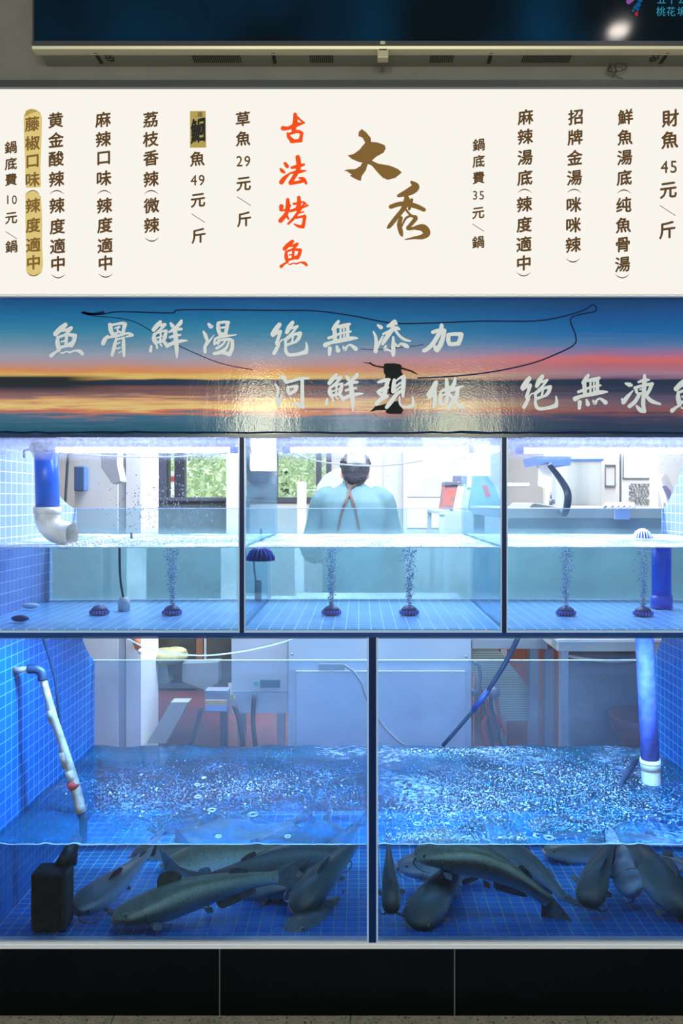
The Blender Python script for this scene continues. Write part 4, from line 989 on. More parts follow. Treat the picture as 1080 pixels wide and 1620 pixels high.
        MB().tube([b, b-U*.04*Ln-T*.005*Ln+S*sg_*.01*Ln, b-U*.06*Ln+T*.02*Ln+S*sg_*.015*Ln], [.0018,.0013,.0005], 6, smooth=4).build('barbel', M['barbel_p'], root, True)
    c, T, U, S = frame(.012); w = .072*Ln*fat
    pts = [c+S*w*x*.95-T*(.017*Ln*(1-x*x))+T*.014*Ln*x*x-U*.008*Ln for x in (-1,-.6,-.2,.2,.6,1)]
    lo = [p-U*(.010+mouth_open)*Ln*(1-abs(x)**2*.9) for p, x in zip(pts, (-1,-.6,-.2,.2,.6,1))]
    m = MB().tube(pts, .0042*Ln/.5, 7, smooth=3); m.tube(lo, .0042*Ln/.5, 7, smooth=3)
    if mouth_open: m.cur = 1; m.add(pts+lo, [(i, i+1, i+7, i+6) for i in range(5)])
    m.build('mouth', [M['lip'], M['eye']], root, True); return root
# lower left bay
fish('olive silver catfish lying along the glass in the lower left bay, longest in view', [PW(178,1452,.075), PW(230,1440,.10), PW(300,1416,.12), PW(370,1398,.15), PW(440,1388,.20)], kind='olive', fat=1.03, fins='fin')
fish('catfish with an open pink mouth beside the black sponge filter', [PW(117,1437,.13), PW(150,1420,.17), PW(190,1392,.26), PW(222,1362,.36), PW(240,1345,.45)], up=(.25,-.45,.8), kind='pale', fat=1.22, fins='fin_r', mouth_open=.03)
fish('catfish with a forked reddish tail hanging over the longest one', [PW(545,1352,.50), PW(490,1352,.42), PW(430,1362,.34), PW(375,1376,.26), PW(342,1386,.20)], up=(0,-.2,1), kind='dark', fat=0.99, fins='fin_r', tail_dir=(-.35,-.3,-.9))
fish('dark catfish with a blunt blue head turned to the divider group', [PW(478,1392,.26), PW(440,1400,.30), PW(390,1402,.36), PW(330,1398,.44), PW(280,1380,.52)], kind='dark', fat=1.11)
fish('big dark catfish nose down before the divider, pale line on its back', [PW(462,1440,.16), PW(485,1418,.18), PW(515,1385,.24), PW(545,1352,.34), PW(575,1322,.44)], up=(-.35,-.75,.35), kind='dark', fat=1.23, pale_barb=True)
fish('slim grey catfish diving behind the big dark one', [PW(470,1420,.32), PW(486,1392,.36), PW(500,1362,.42), PW(512,1335,.50), PW(520,1312,.58)], up=(-.3,-.8,.3), kind='dark', fat=0.99, pale_barb=True)
fish('catfish head lowest on the tiles below the diving pair', [PW(452,1474,.07), PW(478,1464,.11), PW(510,1448,.22), PW(540,1430,.34), PW(560,1412,.46)], up=(0,-.15,1), kind='dark', fat=0.94)
fish('olive catfish under the waterline in the middle of the left bay', [PW(245,1388,.62), PW(290,1372,.60), PW(350,1358,.56), PW(410,1352,.52), PW(460,1340,.5)], kind='olive', fat=1.17)
fish('dark catfish at the back wall of the left bay', [PW(210,1350,.70), PW(260,1352,.68), PW(320,1345,.66), PW(380,1330,.66)], kind='dark', fat=1.29)
# lower right bay
fish('speckled olive catfish sweeping down across the lower right bay', [PW(655,1350,.20), PW(700,1352,.19), PW(760,1364,.18), PW(820,1392,.17), PW(868,1428,.16)], up=(.28,-.18,1), kind='olive', fat=1.17, tail_dir=(.12,-.1,-1))
fish('dark catfish behind the speckled one, tail beside its tail', [PW(760,1325,.50), PW(800,1345,.44), PW(840,1370,.38), PW(875,1402,.32), PW(895,1424,.28)], up=(.3,-.2,1), kind='dark', fat=1.17)
fish('slim dark catfish nose down against the divider of the right bay', [PW(619,1446,.10), PW(618,1415,.12), PW(616,1385,.16), PW(615,1358,.22), PW(614,1330,.30)], up=(0,-1,.2), kind='dark', fat=1.11)
fish('broad dark catfish with its nose on the tiles in the right bay', [PW(648,1464,.08), PW(672,1440,.12), PW(700,1405,.22), PW(728,1372,.34), PW(750,1345,.46)], up=(-.25,-.75,.45), kind='dark', fat=1.23)
fish('pale lavender catfish facing the divider in the right bay', [PW(628,1368,.36), PW(655,1372,.36), PW(695,1374,.38), PW(740,1372,.42), PW(790,1362,.48)], kind='pale', fat=1.29)
fish('tall dark catfish nose down at the right, left of the pale belly', [PW(930,1436,.15), PW(935,1410,.18), PW(946,1375,.24), PW(958,1345,.32), PW(965,1318,.42)], up=(-.2,-1,.2), kind='dark', fat=1.40)
fish('catfish turned over showing a pale belly at the right', [PW(1012,1412,.22), PW(995,1395,.24), PW(985,1372,.30), PW(985,1348,.38), PW(990,1322,.48)], up=(.2,1,-.3), kind='pale', fat=1.52)
fish('large dark catfish slanting down to the right edge', [PW(1105,1450,.16), PW(1065,1415,.18), PW(1030,1378,.24), PW(1000,1345,.34), PW(975,1318,.44)], up=(.5,-.6,.5), kind='dark', fat=1.46)
fish('catfish with a pale flank near the right wall under the waterline', [PW(1100,1372,.42), PW(1065,1368,.44), PW(1030,1362,.48), PW(990,1352,.54)], kind='pale', fat=1.17)
fish('dark catfish resting at the back of the right bay', [PW(860,1345,.64), PW(900,1350,.64), PW(950,1352,.64), PW(1010,1345,.66)], kind='dark', fat=1.29)
# ================================================================== kitchen behind the tanks
KY = 4.7
kw = MB()
wx0, wx1, wz0, wz1 = P(262,0,KY).x, P(520,0,KY).x, P(0,790,KY).z, 2.60
w2 = P(262,0,KY).x-.1
kw.box((XL-2, KY, 0), (wx0, KY+.12, 3.0)); kw.box((wx1, KY, 0), (XR+2, KY+.12, 3.0)); kw.box((wx0, KY, 0), (wx1, KY+.12, wz0)); kw.box((wx0, KY, wz1), (wx1, KY+.12, 3.0))
struct(kw.build('wall_back', M['white']))
struct(MB().box((XL-2.1, .16, 0), (XL-2, KY, 3.0)).build('wall_left', M['white']))
struct(MB().box((XR+2, .16, 0), (XR+2.1, KY, 3.0)).build('wall_right', M['white']))
wf = MB()
def vbar(px, w, d=.05): x = P(px,0,KY).x; wf.box((x-w/2, KY-.03, wz0), (x+w/2, KY+d, wz1))
vbar(264, .05); vbar(285, .10); vbar(415, .30); vbar(504, .05); vbar(520, .05)
wf.box((wx0, KY-.03, wz0-.03), (wx1, KY+.05, wz0+.02)); wf.box((wx0, KY-.03, wz1-.05), (wx1, KY+.05, wz1))
fr_o = struct(wf.build('window_1', M['frame_dk']))
struct(MB().box((wx0, KY+.03, wz0), (wx1, KY+.036, wz1)).build('window_1_pane', M['pane']))
# trees and street outside
M['leaf'] = mat('sunlit_leaves', (.42,.58,.30), .6, col2=(.70,.78,.52), vscale=5, bmp=.0)
M['leaf2'] = mat('darker_leaves', (.14,.24,.12), .7, col2=(.35,.48,.24), vscale=6)
rt = random.Random(11)
def tree(x, y, z, r, n, label, mt):
    t = thing('street_tree', label, 'tree', (x, y, 0), 'trees outside the window')
    MB().tube([(x, y, 0), (x+.05, y, z*.5), (x, y, z)], [.14,.11,.06], 10).build('trunk', M['dark_room'], t, True)
    mb = MB()
    for i in range(n):
        d = Vector((rt.gauss(0,1), rt.gauss(0,1), rt.gauss(0,.8))).normalized()*r*rt.random()**.4
        c = Vector((x, y, z))+d; s = rt.uniform(.035,.08); a = Vector((rt.gauss(0,1), rt.gauss(0,1), rt.gauss(0,1))).normalized(); b = a.orthogonal().normalized()
        mb.add([c-a*s, c+b*s*.5, c+a*s, c-b*s*.5], [(0,1,2,3)])
    mb.build('crown', M[mt], t)
tree(P(325,0,7).x, 7.0, 1.45, .95, 3000, 'pale green tree outside the kitchen window, left one', 'leaf')
tree(P(450,0,9.4).x, 9.4, 2.0, 1.35, 4500, 'bright bushy tree outside the kitchen window, right one', 'leaf')
tree(P(360,0,11.6).x, 11.6, 1.7, 1.2, 3000, 'darker tree farther off outside the kitchen window', 'leaf2')
b = thing('roadside_hoarding', 'pale hoarding with a red stripe seen in the narrow window gap', 'hoarding', (P(270,0,5.6).x, 5.6, 0))
MB().box((P(262,0,5.6).x, 5.6, 0), (P(281,0,5.6).x, 5.7, P(0,745,5.6).z)).build('board', M['white'], b)
MB().box((P(262,0,5.6).x, 5.58, P(0,762,5.6).z), (P(281,0,5.6).x, 5.6, P(0,754,5.6).z)).build('red_stripe', M['red'], b)
struct(MB().box((-12, 4.83, -.06), (12, 16, -.01)).build('ground_street', M['white']))
struct(MB().box((-12, 13, -.02), (12, 13.3, 5)).build('wall_building_far', mat('pale_building', (.70,.76,.72), .8, var=.2, vscale=1.2)))

def tb(name, label, cat, a, b, Y0, Y1, mt, bevel=0, build='body', group=None):
    """box thing bounded by two photo corners on its near face at depth Y0"""
    p, q = P(a[0], a[1], Y0), P(b[0], b[1], Y0)
    o = MB().box((p.x, Y0, q.z), (q.x, Y1, p.z)).build(name, M[mt] if isinstance(mt, str) else mt, bevel=bevel)
    return tag(o, label, cat, group)
# big white pillar and pale panels on the left
pl = thing('white_pillar', 'square white pillar behind the left end of the tanks', 'pillar', (P(172,0,1.5).x, 1.5, 0))
MB().box((P(118,0,1.5).x, 1.5, 0), (P(186,0,1.5).x, 1.8, 2.98)).build('shaft', M['white'], pl)
MB().box((P(186,0,1.52).x, 1.52, 0), (P(198,0,1.52).x, 1.7, 2.98)).build('conduit', M['steel_w'], pl)
MB().box((P(197,0,1.48).x, 1.5, 0), (P(221,0,1.48).x, 1.8, 2.98)).build('casing', M['white_pl'], pl)
w = thing('wall_speaker', 'dark blue-grey box fixed on the pale wall by the window side', 'box', P(127,757,1.46))
a, b = P(119,738,1.46), P(136,777,1.46)
MB().box((a.x, 1.44, b.z), (b.x, 1.495, a.z)).build('box', mat('slate_box', (.07,.16,.36), .5), w, bevel=.006)
tag(MB().tube([P(109,690,1.4), P(107,730,1.4), P(105,765,1.4), P(103,800,1.4)], .007, 8, smooth=4).build('cable', M['frame_dk'], smooth=True), 'dark cable hanging down the white pillar', 'cable')
hd = MB(); hp = [(152,190),(190,190),(186,735),(192,762),(178,766),(160,740)]
hd.poly([(P(x,0,1.3).x, P(0,y,1.3).z) for x, y in hp], 1.3, 1.38); tag(hd.build('cooker_hood', M['steel_w'], bevel=.004), 'grey angled hood corner hanging before the pillar', 'hood')
# dark cabinet and sill under the window
tb('dark_door', 'tall dark blue-grey door leaf left of the window', 'door', (222,690), (260,848), 3.6, 3.66, mat('slate_door', (.09,.10,.17), .4, var=.3, vscale=14))
cn = thing('window_counter', 'dark counter with a dark front below the window', 'counter', (P(300,0,3.4).x, 3.4, 0))
a, b = P(240,787,3.4), P(356,0,3.4)
MB().box((a.x, 3.4, .02), (b.x, 4.6, a.z-.03)).build('cabinet', mat('dark_counter', (.10,.14,.17), .6, var=.3), cn)
MB().box((a.x-.02, 3.36, a.z-.03), (b.x+.03, 4.65, a.z)).build('worktop', M['frame_dk'], cn, bevel=.004)
cl = thing('white_column', 'pale column between the two window openings', 'column', (P(366,0,3.2).x, 3.2, 0))
MB().box((P(358,0,3.2).x, 3.2, .0), (P(381,0,3.2).x, 3.4, 2.98)).build('shaft', M['white'], cl)
# middle: white boards and wall
tb('white_board', 'narrow white board standing by the window, left of the person', 'board', (470,762), (484,1292), 3.2, 3.23, 'white_pl')
sh = MB(); sp_ = [(500,805),(500,770),(512,752),(530,742),(548,738),(552,805)]
sh.poly([(P(x,0,3.3).x, P(0,y,3.3).z) for x, y in sp_], 3.3, 3.6); tag(sh.build('fan_cowl', mat('grey_cowl', (.33,.40,.44), .5), bevel=.01), 'grey rounded cowl behind the left shoulder of the person', 'cowl')
tag(MB().tube([P(530,806,3.45), Vector((P(530,0,3.45).x, 3.45, 0))], .03, 10).build('cowl_stand', M['steel']), 'steel post under the grey cowl behind the person', 'post')
tb('blue_partition', 'bluish partition right of the head of the person', 'partition', (560,680), (604,850), 3.7, 3.78, mat('pale_blue', (.42,.50,.68), .6))
tb('grey_partition', 'grey-beige partition behind the right shoulder of the person', 'partition', (604,670), (638,852), 3.8, 3.88, mat('greige', (.52,.55,.53), .6))
gc = thing('glass_cabinet', 'large pale cabinet front with a window reflection, right of the person', 'cabinet', (P(680,0,3.6).x, 3.6, 0))
a, b = P(638,690,3.6), P(800,0,3.6)
MB().box((a.x, 3.6, 0), (b.x, 4.2, 2.6)).build('carcass', M['steel_w'], gc)
MB().box((a.x+.03, 3.588, P(0,835,3.6).z), (P(700,0,3.6).x, 3.599, P(0,790,3.6).z)).build('lower_door', M['white_pl'], gc)
MB().box((a.x+.03, 3.588, P(0,786,3.6).z), (P(700,0,3.6).x, 3.599, 2.2)).build('upper_door', mat('mirror_steel', (.72,.76,.74), .22, .7), gc)
# leaning boxes and papers
def quad(pts, Y0, Y1, name, mt, label=None, cat=None, parent=None):
    o = MB().poly([(P(x,0,Y0).x, P(0,y,Y0).z) for x, y in pts], Y0, Y1).build(name, mt if not isinstance(mt, str) else M[mt], parent)
    if label: tag(o, label, cat)
    return o
bx_ = thing('menu_folder', 'red and black printed carton with a white side, leaning right of the person', 'carton', P(710,785,2.2))
quad([(704,764),(724,762),(716,806),(698,806)], 2.2, 2.36, 'printed_front', mat('red_print', (.45,.09,.07), .5, col2=(.12,.12,.14), vscale=24), parent=bx_)
quad([(725,762),(736,765),(727,808),(716,808)], 2.2, 2.36, 'white_side', 'white_pl', parent=bx_)
quad([(704,762),(736,763),(734,766),(703,768)], 2.19, 2.36, 'dark_top', 'frame_dk', parent=bx_)
quad([(722,722),(739,722),(738,764),(719,761)], 2.4, 2.52, 'dark_carton', mat('slate_carton', (.10,.13,.22), .5, var=.4, vscale=30), 'dark blue carton above the red printed carton', 'carton')
quad([(740,722),(747,722),(745,771),(738,770)], 2.4, 2.46, 'upright_board', 'white_pl', 'white upright board beside the dark blue carton', 'panel')
quad([(736,776),(744,775),(739,808),(727,808)], 2.35, 2.40, 'cream_panel', mat('cream', (.62,.62,.5), .6), 'cream panel below the white upright panel', 'panel')
rk = thing('steel_rack', 'steel rack carrying the cartons right of the person', 'rack', (P(745,0,2.5).x, 2.5, 0))
za = P(0,808.5,2.2).z
MB().box((P(694,0,2.2).x, 2.16, za-.02), (P(800,0,2.2).x, 2.96, za-.001)).build('shelf', M['steel_w'], rk)
for x in (P(694,0,2.2).x, P(800,0,2.2).x-.03):
    for y in (2.17, 2.92): MB().box((x, y, 0), (x+.03, y+.03, za-.02)).build('leg', M['steel_w'], rk)
sn = thing('cook_reflection', 'reflection of the cook in the right divider, built as a rounded teal-grey shape', 'chair', P(765,780,2.8))  # mirror image of the cook in the divider, modelled as a solid shape
quad([(742,806),(745,760),(756,744),(770,752),(782,768),(790,790),(792,806)], 2.8, 2.95, 'reflection_shape', mat('reflected_teal', (.13,.28,.34), .8), parent=sn)
quad([(763,768),(770,768),(776,786),(769,786)], 2.795, 2.80, 'reflected_red', 'red', parent=sn)
# right bay backdrop
rw = thing('wall_cupboard', 'white wall cupboard with a framed door and a printed notice', 'cupboard', (P(1018,0,3.0).x, 3.0, 1.2))
a, b = P(983,640,3.0), P(1054,803,3.0)
MB().box((a.x, 3.0, b.z), (b.x, 3.5, a.z)).build('carcass', M['white_pl'], rw)
M['seam'] = mat('grey_seam', (.25,.28,.30), .5)
f = MB(); c0, c1 = P(985,700,2.992), P(1035,757,2.992)
for (x0_, z0_, x1_, z1_) in ((c0.x, c1.z, c1.x, c1.z+.006), (c0.x, c1.z, c0.x+.006, c0.z), (c1.x-.006, c1.z, c1.x, c0.z)): f.box((x0_, 2.988, z0_), (x1_, 2.9995, z1_))
f.build('door_outline', M['seam'], rw)
nb = MB(); rn = random.Random(5)
for i in range(11):
    y = 765+i*3.1; x = 995 if i % 3 else 998
    while x < 1029-(i % 4)*2:
        w_ = rn.uniform(1, 5); p0, p1 = P(x, y, 2.99), P(min(x+w_, 1030), y+.9, 2.99); nb.box((p0.x, 2.989, p1.z), (p1.x, 2.9995, p0.z)); x += w_+rn.uniform(.6, 2)
nb.build('notice_print', M['seam'], rw)
tb('white_cupboard', 'narrow white cupboard between the steel duct and the notice cupboard', 'cupboard', (950,640), (979.5,805), 3.0, 3.5, 'white_pl')
f = MB(); c0, c1 = P(957,735,2.99), P(973.5,769,2.99)
for (x0_, z0_, x1_, z1_) in ((c0.x, c1.z, c1.x, c1.z+.005), (c0.x, c0.z-.005, c1.x, c0.z), (c0.x, c1.z, c0.x+.005, c0.z), (c1.x-.005, c1.z, c1.x, c0.z)): f.box((x0_, 2.985, z0_), (x1_, 2.9995, z1_))
o = f.build('cupboard_hatch', M['seam']); tag(o, 'small framed hatch on the narrow white cupboard', 'hatch')
quad([(979.5,640),(983,640),(983,803),(979.5,803)], 3.02, 3.1, 'dark_joint', 'frame_dk', 'dark gap strip between the two white cupboards', 'strip')
dt = thing('steel_duct', 'brushed steel exhaust duct with a dark band in the right bay view', 'duct', (P(922,0,2.4).x, 2.4, 1.5))
a, b = P(897,729,2.4), P(951,806,2.4)
MB().box((a.x, 2.4, b.z), (b.x, 2.8, a.z)).build('duct', mat('brushed_duct', (.36,.40,.42), .35, .6, col2=(.60,.63,.63), vscale=6, stretch=(1,1,.05)), dt)
MB().box((a.x-.01, 2.39, a.z), (b.x+.01, 2.85, a.z+.012)).build('flange', M['pvc_b'], dt)
MB().box((a.x-.005, 2.395, a.z+.012), (b.x+.005, 2.84, 2.98)).build('upper_duct', M['steel_w'], dt)
tb('beige_wall_panel', 'pale beige panel behind the black hose', 'panel', (862,690), (897,800), 3.3, 3.36, mat('beige', (.55,.56,.50), .6))
f = MB(); c0, c1 = P(871,738,3.29), P(890,792,3.29)
for (x0_, z0_, x1_, z1_) in ((c0.x, c1.z, c0.x+.005, c0.z), (c1.x-.005, c1.z, c1.x, c0.z), (c0.x, c0.z-.005, c1.x, c0.z)): f.box((x0_, 3.285, z0_), (x1_, 3.2995, z1_))
tag(f.build('panel_outline', M['seam']), 'thin grey outline of a flap on the beige panel', 'flap')
tag(MB().tube([P(868,735,.95), P(884,755,.95), P(896,775,.93), P(898,792,.92), P(893,812,1.0), P(888,806,1.27)], [.011,.013,.015,.0155,.0145,.013], 14, smooth=5).build('suction_hose', M['dark_fit'], smooth=True), 'black curved hose arching behind the right bay', 'hose')
wk = MB(); 
for k in range(2): pass
wk.poly([(P(x,0,1.3).x, P(0,y,1.3).z) for x, y in ((834,806),(840,798),(845,795.5),(895,804),(895,812),(834,812))], 1.3, 1.75)
tag(wk.build('wok_lid', mat('dull_steel', (.16,.20,.22), .4, .5), bevel=.004), 'dull dark pan lid leaning behind the right bay', 'lid')
wt_ = thing('tap', 'small dark tap standing behind the pan lid', 'tap', P(871,797,1.9))
mb = MB().tube([P(871,799,1.9), P(871,789,1.9)], .010, 10); mb.tube([P(871,790,1.9), P(871,780,1.9)], .005, 8); mb.tube([P(871,793,1.9), P(876,791,1.9), P(876,797,1.9)], .006, 8); mb.build('body', M['frame_dk'], wt_, True)
bk = thing('wall_bracket', 'thin grey shelf bracket right of the second divider', 'bracket', P(820,768,2.4)); a, b = P(800,764,2.4), P(837,770,2.4)
MB().box((a.x, 2.4, b.z+.004), (b.x, 2.6, a.z)).build('shelf', M['white_pl'], bk); MB().box((a.x, 2.395, b.z), (b.x, 2.42, b.z+.004)).build('edge', M['frame_dk'], bk)
quad([(852,736),(866,734),(872,742),(871,778),(866,774),(851,768)], 2.0, 2.004, 'hanging_paper', mat('paper', (.85,.88,.88), .7), 'white sheet of paper hanging left of the black hose', 'paper')
quad([(846,722),(904,722),(902,736),(872,737),(866,731),(850,736)], 1.95, 2.25, 'ceiling_bracket', mat('cobalt', (.06,.13,.42), .5), 'blue-grey bracket the paper hangs from', 'bracket')
# worktop seen through the upper tank, right two thirds
wt2 = thing('steel_worktop', 'long dark steel worktop behind the upper tank', 'worktop', (P(900,0,1.2).x, 1.2, 0))
zt = P(0,803.5,1.25).z
a_, b_ = P(800,0,1.2).x, P(1054,0,1.2).x
MB().box((a_, 1.2, zt-.05), (b_+.05, 2.3, zt)).build('top', mat('worktop_steel', (.34,.37,.38), .35, .5), wt2, bevel=.004)
MB().box((a_+.01, 1.22, zt-.42), (b_, 1.30, zt-.05)).build('upstand', mat('worktop_front', (.08,.17,.27), .5, .2, var=.3, vscale=5), wt2)
for x in (a_+.02, b_-.05): MB().box((x, 2.22, 0), (x+.04, 2.26, zt-.05)).build('leg', M['steel'], wt2)
# gloves over the rear pane
gl = thing('rubber_gloves', 'pair of white gloves draped over the rear pane of the right bay', 'gloves', P(984,800,.82))
mb = MB()
for k, x in enumerate((962,972,981,990,999)):
    mb.tube([P(x-6,802,.90), P(x-3,799,.86), P(x+1,798.5,.83), P(x+3,803,.79)], [.008,.010,.010,.008], 10, smooth=3)
mb.build('fingers', mat('glove', (.80,.78,.76), .5), gl, True)
g2 = MB().box(P(972,805,.825), P(995,822,.835)); g2.build('cuff', mat('glove_cuff', (.55,.55,.75), .6), gl, bevel=.003)
ch = thing('white_chair_shell', 'curved white plastic shell with an oval opening beside the right wall', 'chair', P(1056,775,1.4))
sh_ = [(1045,757),(1050,750),(1056,752),(1062,766),(1070,778),(1064,800),(1056,802),(1052,782)]
quad(sh_, 1.4, 1.46, 'shell', 'white_pl', parent=ch)
for q_ in (1048, 1064): MB().box((P(q_,0,1.42).x, 1.41, 0), (P(q_,0,1.42).x+.02, 1.43, P(0,795,1.42).z)).build('leg', M['steel'], ch)
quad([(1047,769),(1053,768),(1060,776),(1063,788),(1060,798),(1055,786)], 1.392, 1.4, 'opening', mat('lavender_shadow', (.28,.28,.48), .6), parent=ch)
tb('right_white_wall', 'white panel at the right end behind the tank', 'panel', (1040,640), (1120,1000), 1.6, 1.7, 'white')

# ------------------------------------------------------------------ seen through the lower tank
st = thing('steel_cabinet', 'stainless cabinet with a warning triangle behind the lower left bay', 'cabinet', (P(410,0,1.5).x, 1.5, 0))
a, b = P(366,0,1.5), P(455,0,1.5)
zc0 = P(0,1128,1.5).z
MB().box((a.x, 1.5, zc0), (b.x, 2.1, P(0,960,1.5).z)).build('body', M['steel_w'], st)
MB().box((a.x, 1.492, P(0,1094.5,1.5).z), (b.x, 1.499, P(0,1093.5,1.5).z)).build('joint', M['seam'], st)
def disc(px, py, r, Y, name, mt, parent, n=20): 
    c = P(px, py, Y); k = (Y+2)/F
    return MB().poly([(c.x+math.cos(2*PI*i/n)*r*k, c.z+math.sin(2*PI*i/n)*r*k) for i in range(n)], Y, Y+.006).build(name, mt, parent)
disc(405, 1081.5, 4, 1.49, 'button', mat('teal_button', (.05,.42,.42), .4), st)
a, b = P(411,1075,1.49), P(443,1088,1.49); mb = MB()
for i in range(7):
    z = b.z+(a.z-b.z)*i/7; mb.box((a.x, 1.49, z), (b.x, 1.499, z+(a.z-b.z)/11))
mb.build('vent', mat('teal_vent', (.05,.20,.26), .5), st)
M['yel'] = mat('warning_yellow', (.62,.55,.22), .5)
quad([(361,1107),(367,1096),(373,1107)], 1.488, 1.492, 'warning_triangle', 'yel', parent=st)
quad([(366.4,1100),(367.8,1100),(367.5,1104),(366.7,1104)], 1.485, 1.4875, 'triangle_mark', 'frame_dk', parent=st)
for x in (a.x-.1, b.x): MB().box((x-.02, 1.52, 0), (x+.02, 1.56, zc0)).build('leg', M['steel'], st)
cb = thing('white_cabinet', 'wide pale steel cabinet with inset doors in the middle of the lower view', 'cabinet', (P(600,0,1.3).x, 1.3, 0))
a, b = P(456,0,1.3), P(745,0,1.3)
MB().box((a.x, 1.3, .12), (b.x, 2.0, P(0,960,1.3).z)).build('carcass', M['steel_w'], cb)
MB().box((a.x, 1.294, P(0,1044.5,1.3).z), (b.x, 1.3, P(0,1043.3,1.3).z)).build('top_seam', M['frame_dk'], cb)
MB().box((P(468,0,1.29).x, 1.285, .15), (P(581,0,1.29).x, 1.299, P(0,1061,1.29).z)).build('door', M['steel_w'], cb, bevel=.003)
MB().box((P(592,0,1.29).x, 1.285, .15), (P(736,0,1.29).x, 1.299, P(0,1061,1.29).z)).build('door', M['steel_w'], cb, bevel=.003)
MB().box((P(504,0,1.28).x, 1.27, P(0,1060,1.28).z), (P(545,0,1.28).x, 1.285, P(0,1050,1.28).z)).build('latch', M['seam'], cb)
for x in (a.x+.06, b.x-.06): MB().box((x-.02, 1.34, 0), (x+.02, 1.38, .12)).build('leg', M['steel'], cb)
for px, py in ((462,1035),(737,1039)): MB().ell(P(px,py,1.292), .007, 8, 6).build('screw', M['seam'], cb, True)
tag(MB().tube([P(545,1052,1.28), P(560,1064,1.28), P(572,1082,1.28), P(578,1100,1.28), P(592,1128,1.28), P(612,1155,1.27), P(640,1180,1.26)], .006, 8, smooth=4).build('cabinet_cable', M['seam'], smooth=True), 'grey cable drooping across the pale cabinet', 'cable')
# under-counter clutter left
dk = thing('machine_base', 'dark machine base under the counter left of the steel cabinet', 'machine', (P(290,0,2.0).x, 2.0, 0))
a, b = P(222,0,2.0), P(366,0,2.0)
MB().box((a.x, 2.0, P(0,1080,2.0).z), (b.x, 2.5, P(0,985,2.0).z)).build('housing', M['dark_room'], dk)
MB().box((P(311,0,1.99).x, 1.98, P(0,1092,2.0).z), (P(322,0,1.99).x, 2.0, P(0,1000,2.0).z)).build('rust_strip', mat('rust', (.25,.10,.06), .6), dk)
MB().box((P(324,0,1.99).x, 1.97, P(0,1092,2.0).z), (P(326,0,1.99).x, 2.0, P(0,985,2.0).z)).build('bright_edge', M['steel_w'], dk)
for x in (a.x+.03, b.x-.05): MB().box((x-.02, 2.02, 0), (x+.02, 2.06, P(0,1080,2.0).z)).build('leg', M['frame_dk'], dk)
mb = MB(); c = P(262,1038,1.85); mb.ell(c, (.13,.10,.045), 18, 10); mb.ell(c+Vector((.05,.01,.02)), (.07,.06,.03), 12, 8)
tag(mb.build('sack', mat('olive_sack', (.20,.20,.10), .8, col2=(.32,.30,.18), vscale=20, bmp=.4, bscale=30), smooth=True), 'crumpled olive sack in front of the dark machine', 'sack')
quad([(222,1055),(264,1050),(268,1080),(240,1085),(222,1090)], 1.82, 1.9, 'grey_crate', mat('grey_green', (.22,.26,.25), .7), 'grey-green crate below the olive sack', 'crate')
quad([(288,1050),(345,1048),(345,1080),(325,1092),(288,1078)], 1.9, 2.0, 'grey_tray', mat('grey_green2', (.26,.29,.30), .7), 'grey tray leaning left of the steel cabinet', 'tray')
quad([(270,1111),(298,1111),(262,1176),(232,1176)], 1.55, 1.62, 'pale_beam', mat('pale_board', (.40,.42,.38), .7), 'pale slanting board on the red floor', 'board')
lb = thing('label_box', 'grey box with an orange and blue label before the steel cabinet', 'box', P(340,1108,1.4))
a, b = P(324,1093,1.42), P(360,1126,1.42); MB().box((a.x, 1.42, b.z), (b.x, 1.49, a.z)).build('box', mat('box_grey', (.22,.24,.32), .6), lb)
a, b = P(324,1108,1.41), P(358,1116,1.41); MB().box((a.x, 1.412, b.z), (b.x, 1.4195, a.z)).build('orange_label', mat('orange_label', (.70,.45,.22), .5), lb)
a, b = P(324,1116,1.41), P(358,1125,1.41); MB().box((a.x, 1.412, b.z), (b.x, 1.4195, a.z)).build('blue_label', mat('blue_label', (.35,.45,.70), .5), lb)
bt = thing('orange_bottle', 'orange and white bottle neck hanging at the white pillar', 'bottle', P(218,1020,1.4))
MB().tube([P(211,1000,1.475), P(214,1010,1.475), P(219,1026,1.475)], [.020,.020,.016], 14).build('bottle', mat('orange_plastic', (.75,.25,.12), .4), bt, True)
MB().tube([P(219,1026,1.475), P(223,1034,1.475)], [.013,.009], 12).build('cap', M['white_pl'], bt, True)
for pts, lab in (([(318,1120),(312,1145),(300,1180)], 'dark slanting leg left of the label box'), ([(370,1115),(378,1140),(384,1180)], 'dark leg right of the label box'), ([(402,1100),(400,1140),(404,1180)], 'dark upright under the steel cabinet')):
    tag(MB().tube([P(x,y,1.46) for x, y in pts], .012, 8, smooth=3).build('equipment_leg', M['dark_room'], smooth=True), lab, 'leg')
# right side: table, ribbed panel, red wall
rp = thing('red_board', 'big red board under the steel table behind the lower right bay', 'board', (P(830,0,2.32).x, 2.32, 0))
MB().box((P(745,0,2.32).x, 2.32, 0), (P(905,0,2.32).x, 2.42, P(0,1008,2.32).z)).build('board', mat('red_board', (.42,.13,.10), .6, var=.25, vscale=5), rp)
m, t, out = nt('ribbed_cream'); p = N(t, 'ShaderNodeBsdfPrincipled'); wv = N(t, 'ShaderNodeTexWave', bands_direction='Z'); wv.inputs['Scale'].default_value = 24
L(t, N(t, 'ShaderNodeNewGeometry').outputs['Position'], wv.inputs['Vector'])
L(t, mixc(t, mr(t, wv.outputs['Fac'], 0, .35), (.25,.27,.22), (.62,.64,.50)), p.inputs['Base Color']); p.inputs['Roughness'].default_value = .6; L(t, p.outputs[0], out.inputs[0])
quad([(745,1022),(785,1024),(838,1090),(838,1140),(790,1140),(745,1060)], 1.7, 1.76, 'ribbed_panel', m, 'cream ribbed panel with a slanted corner under the steel table', 'panel')
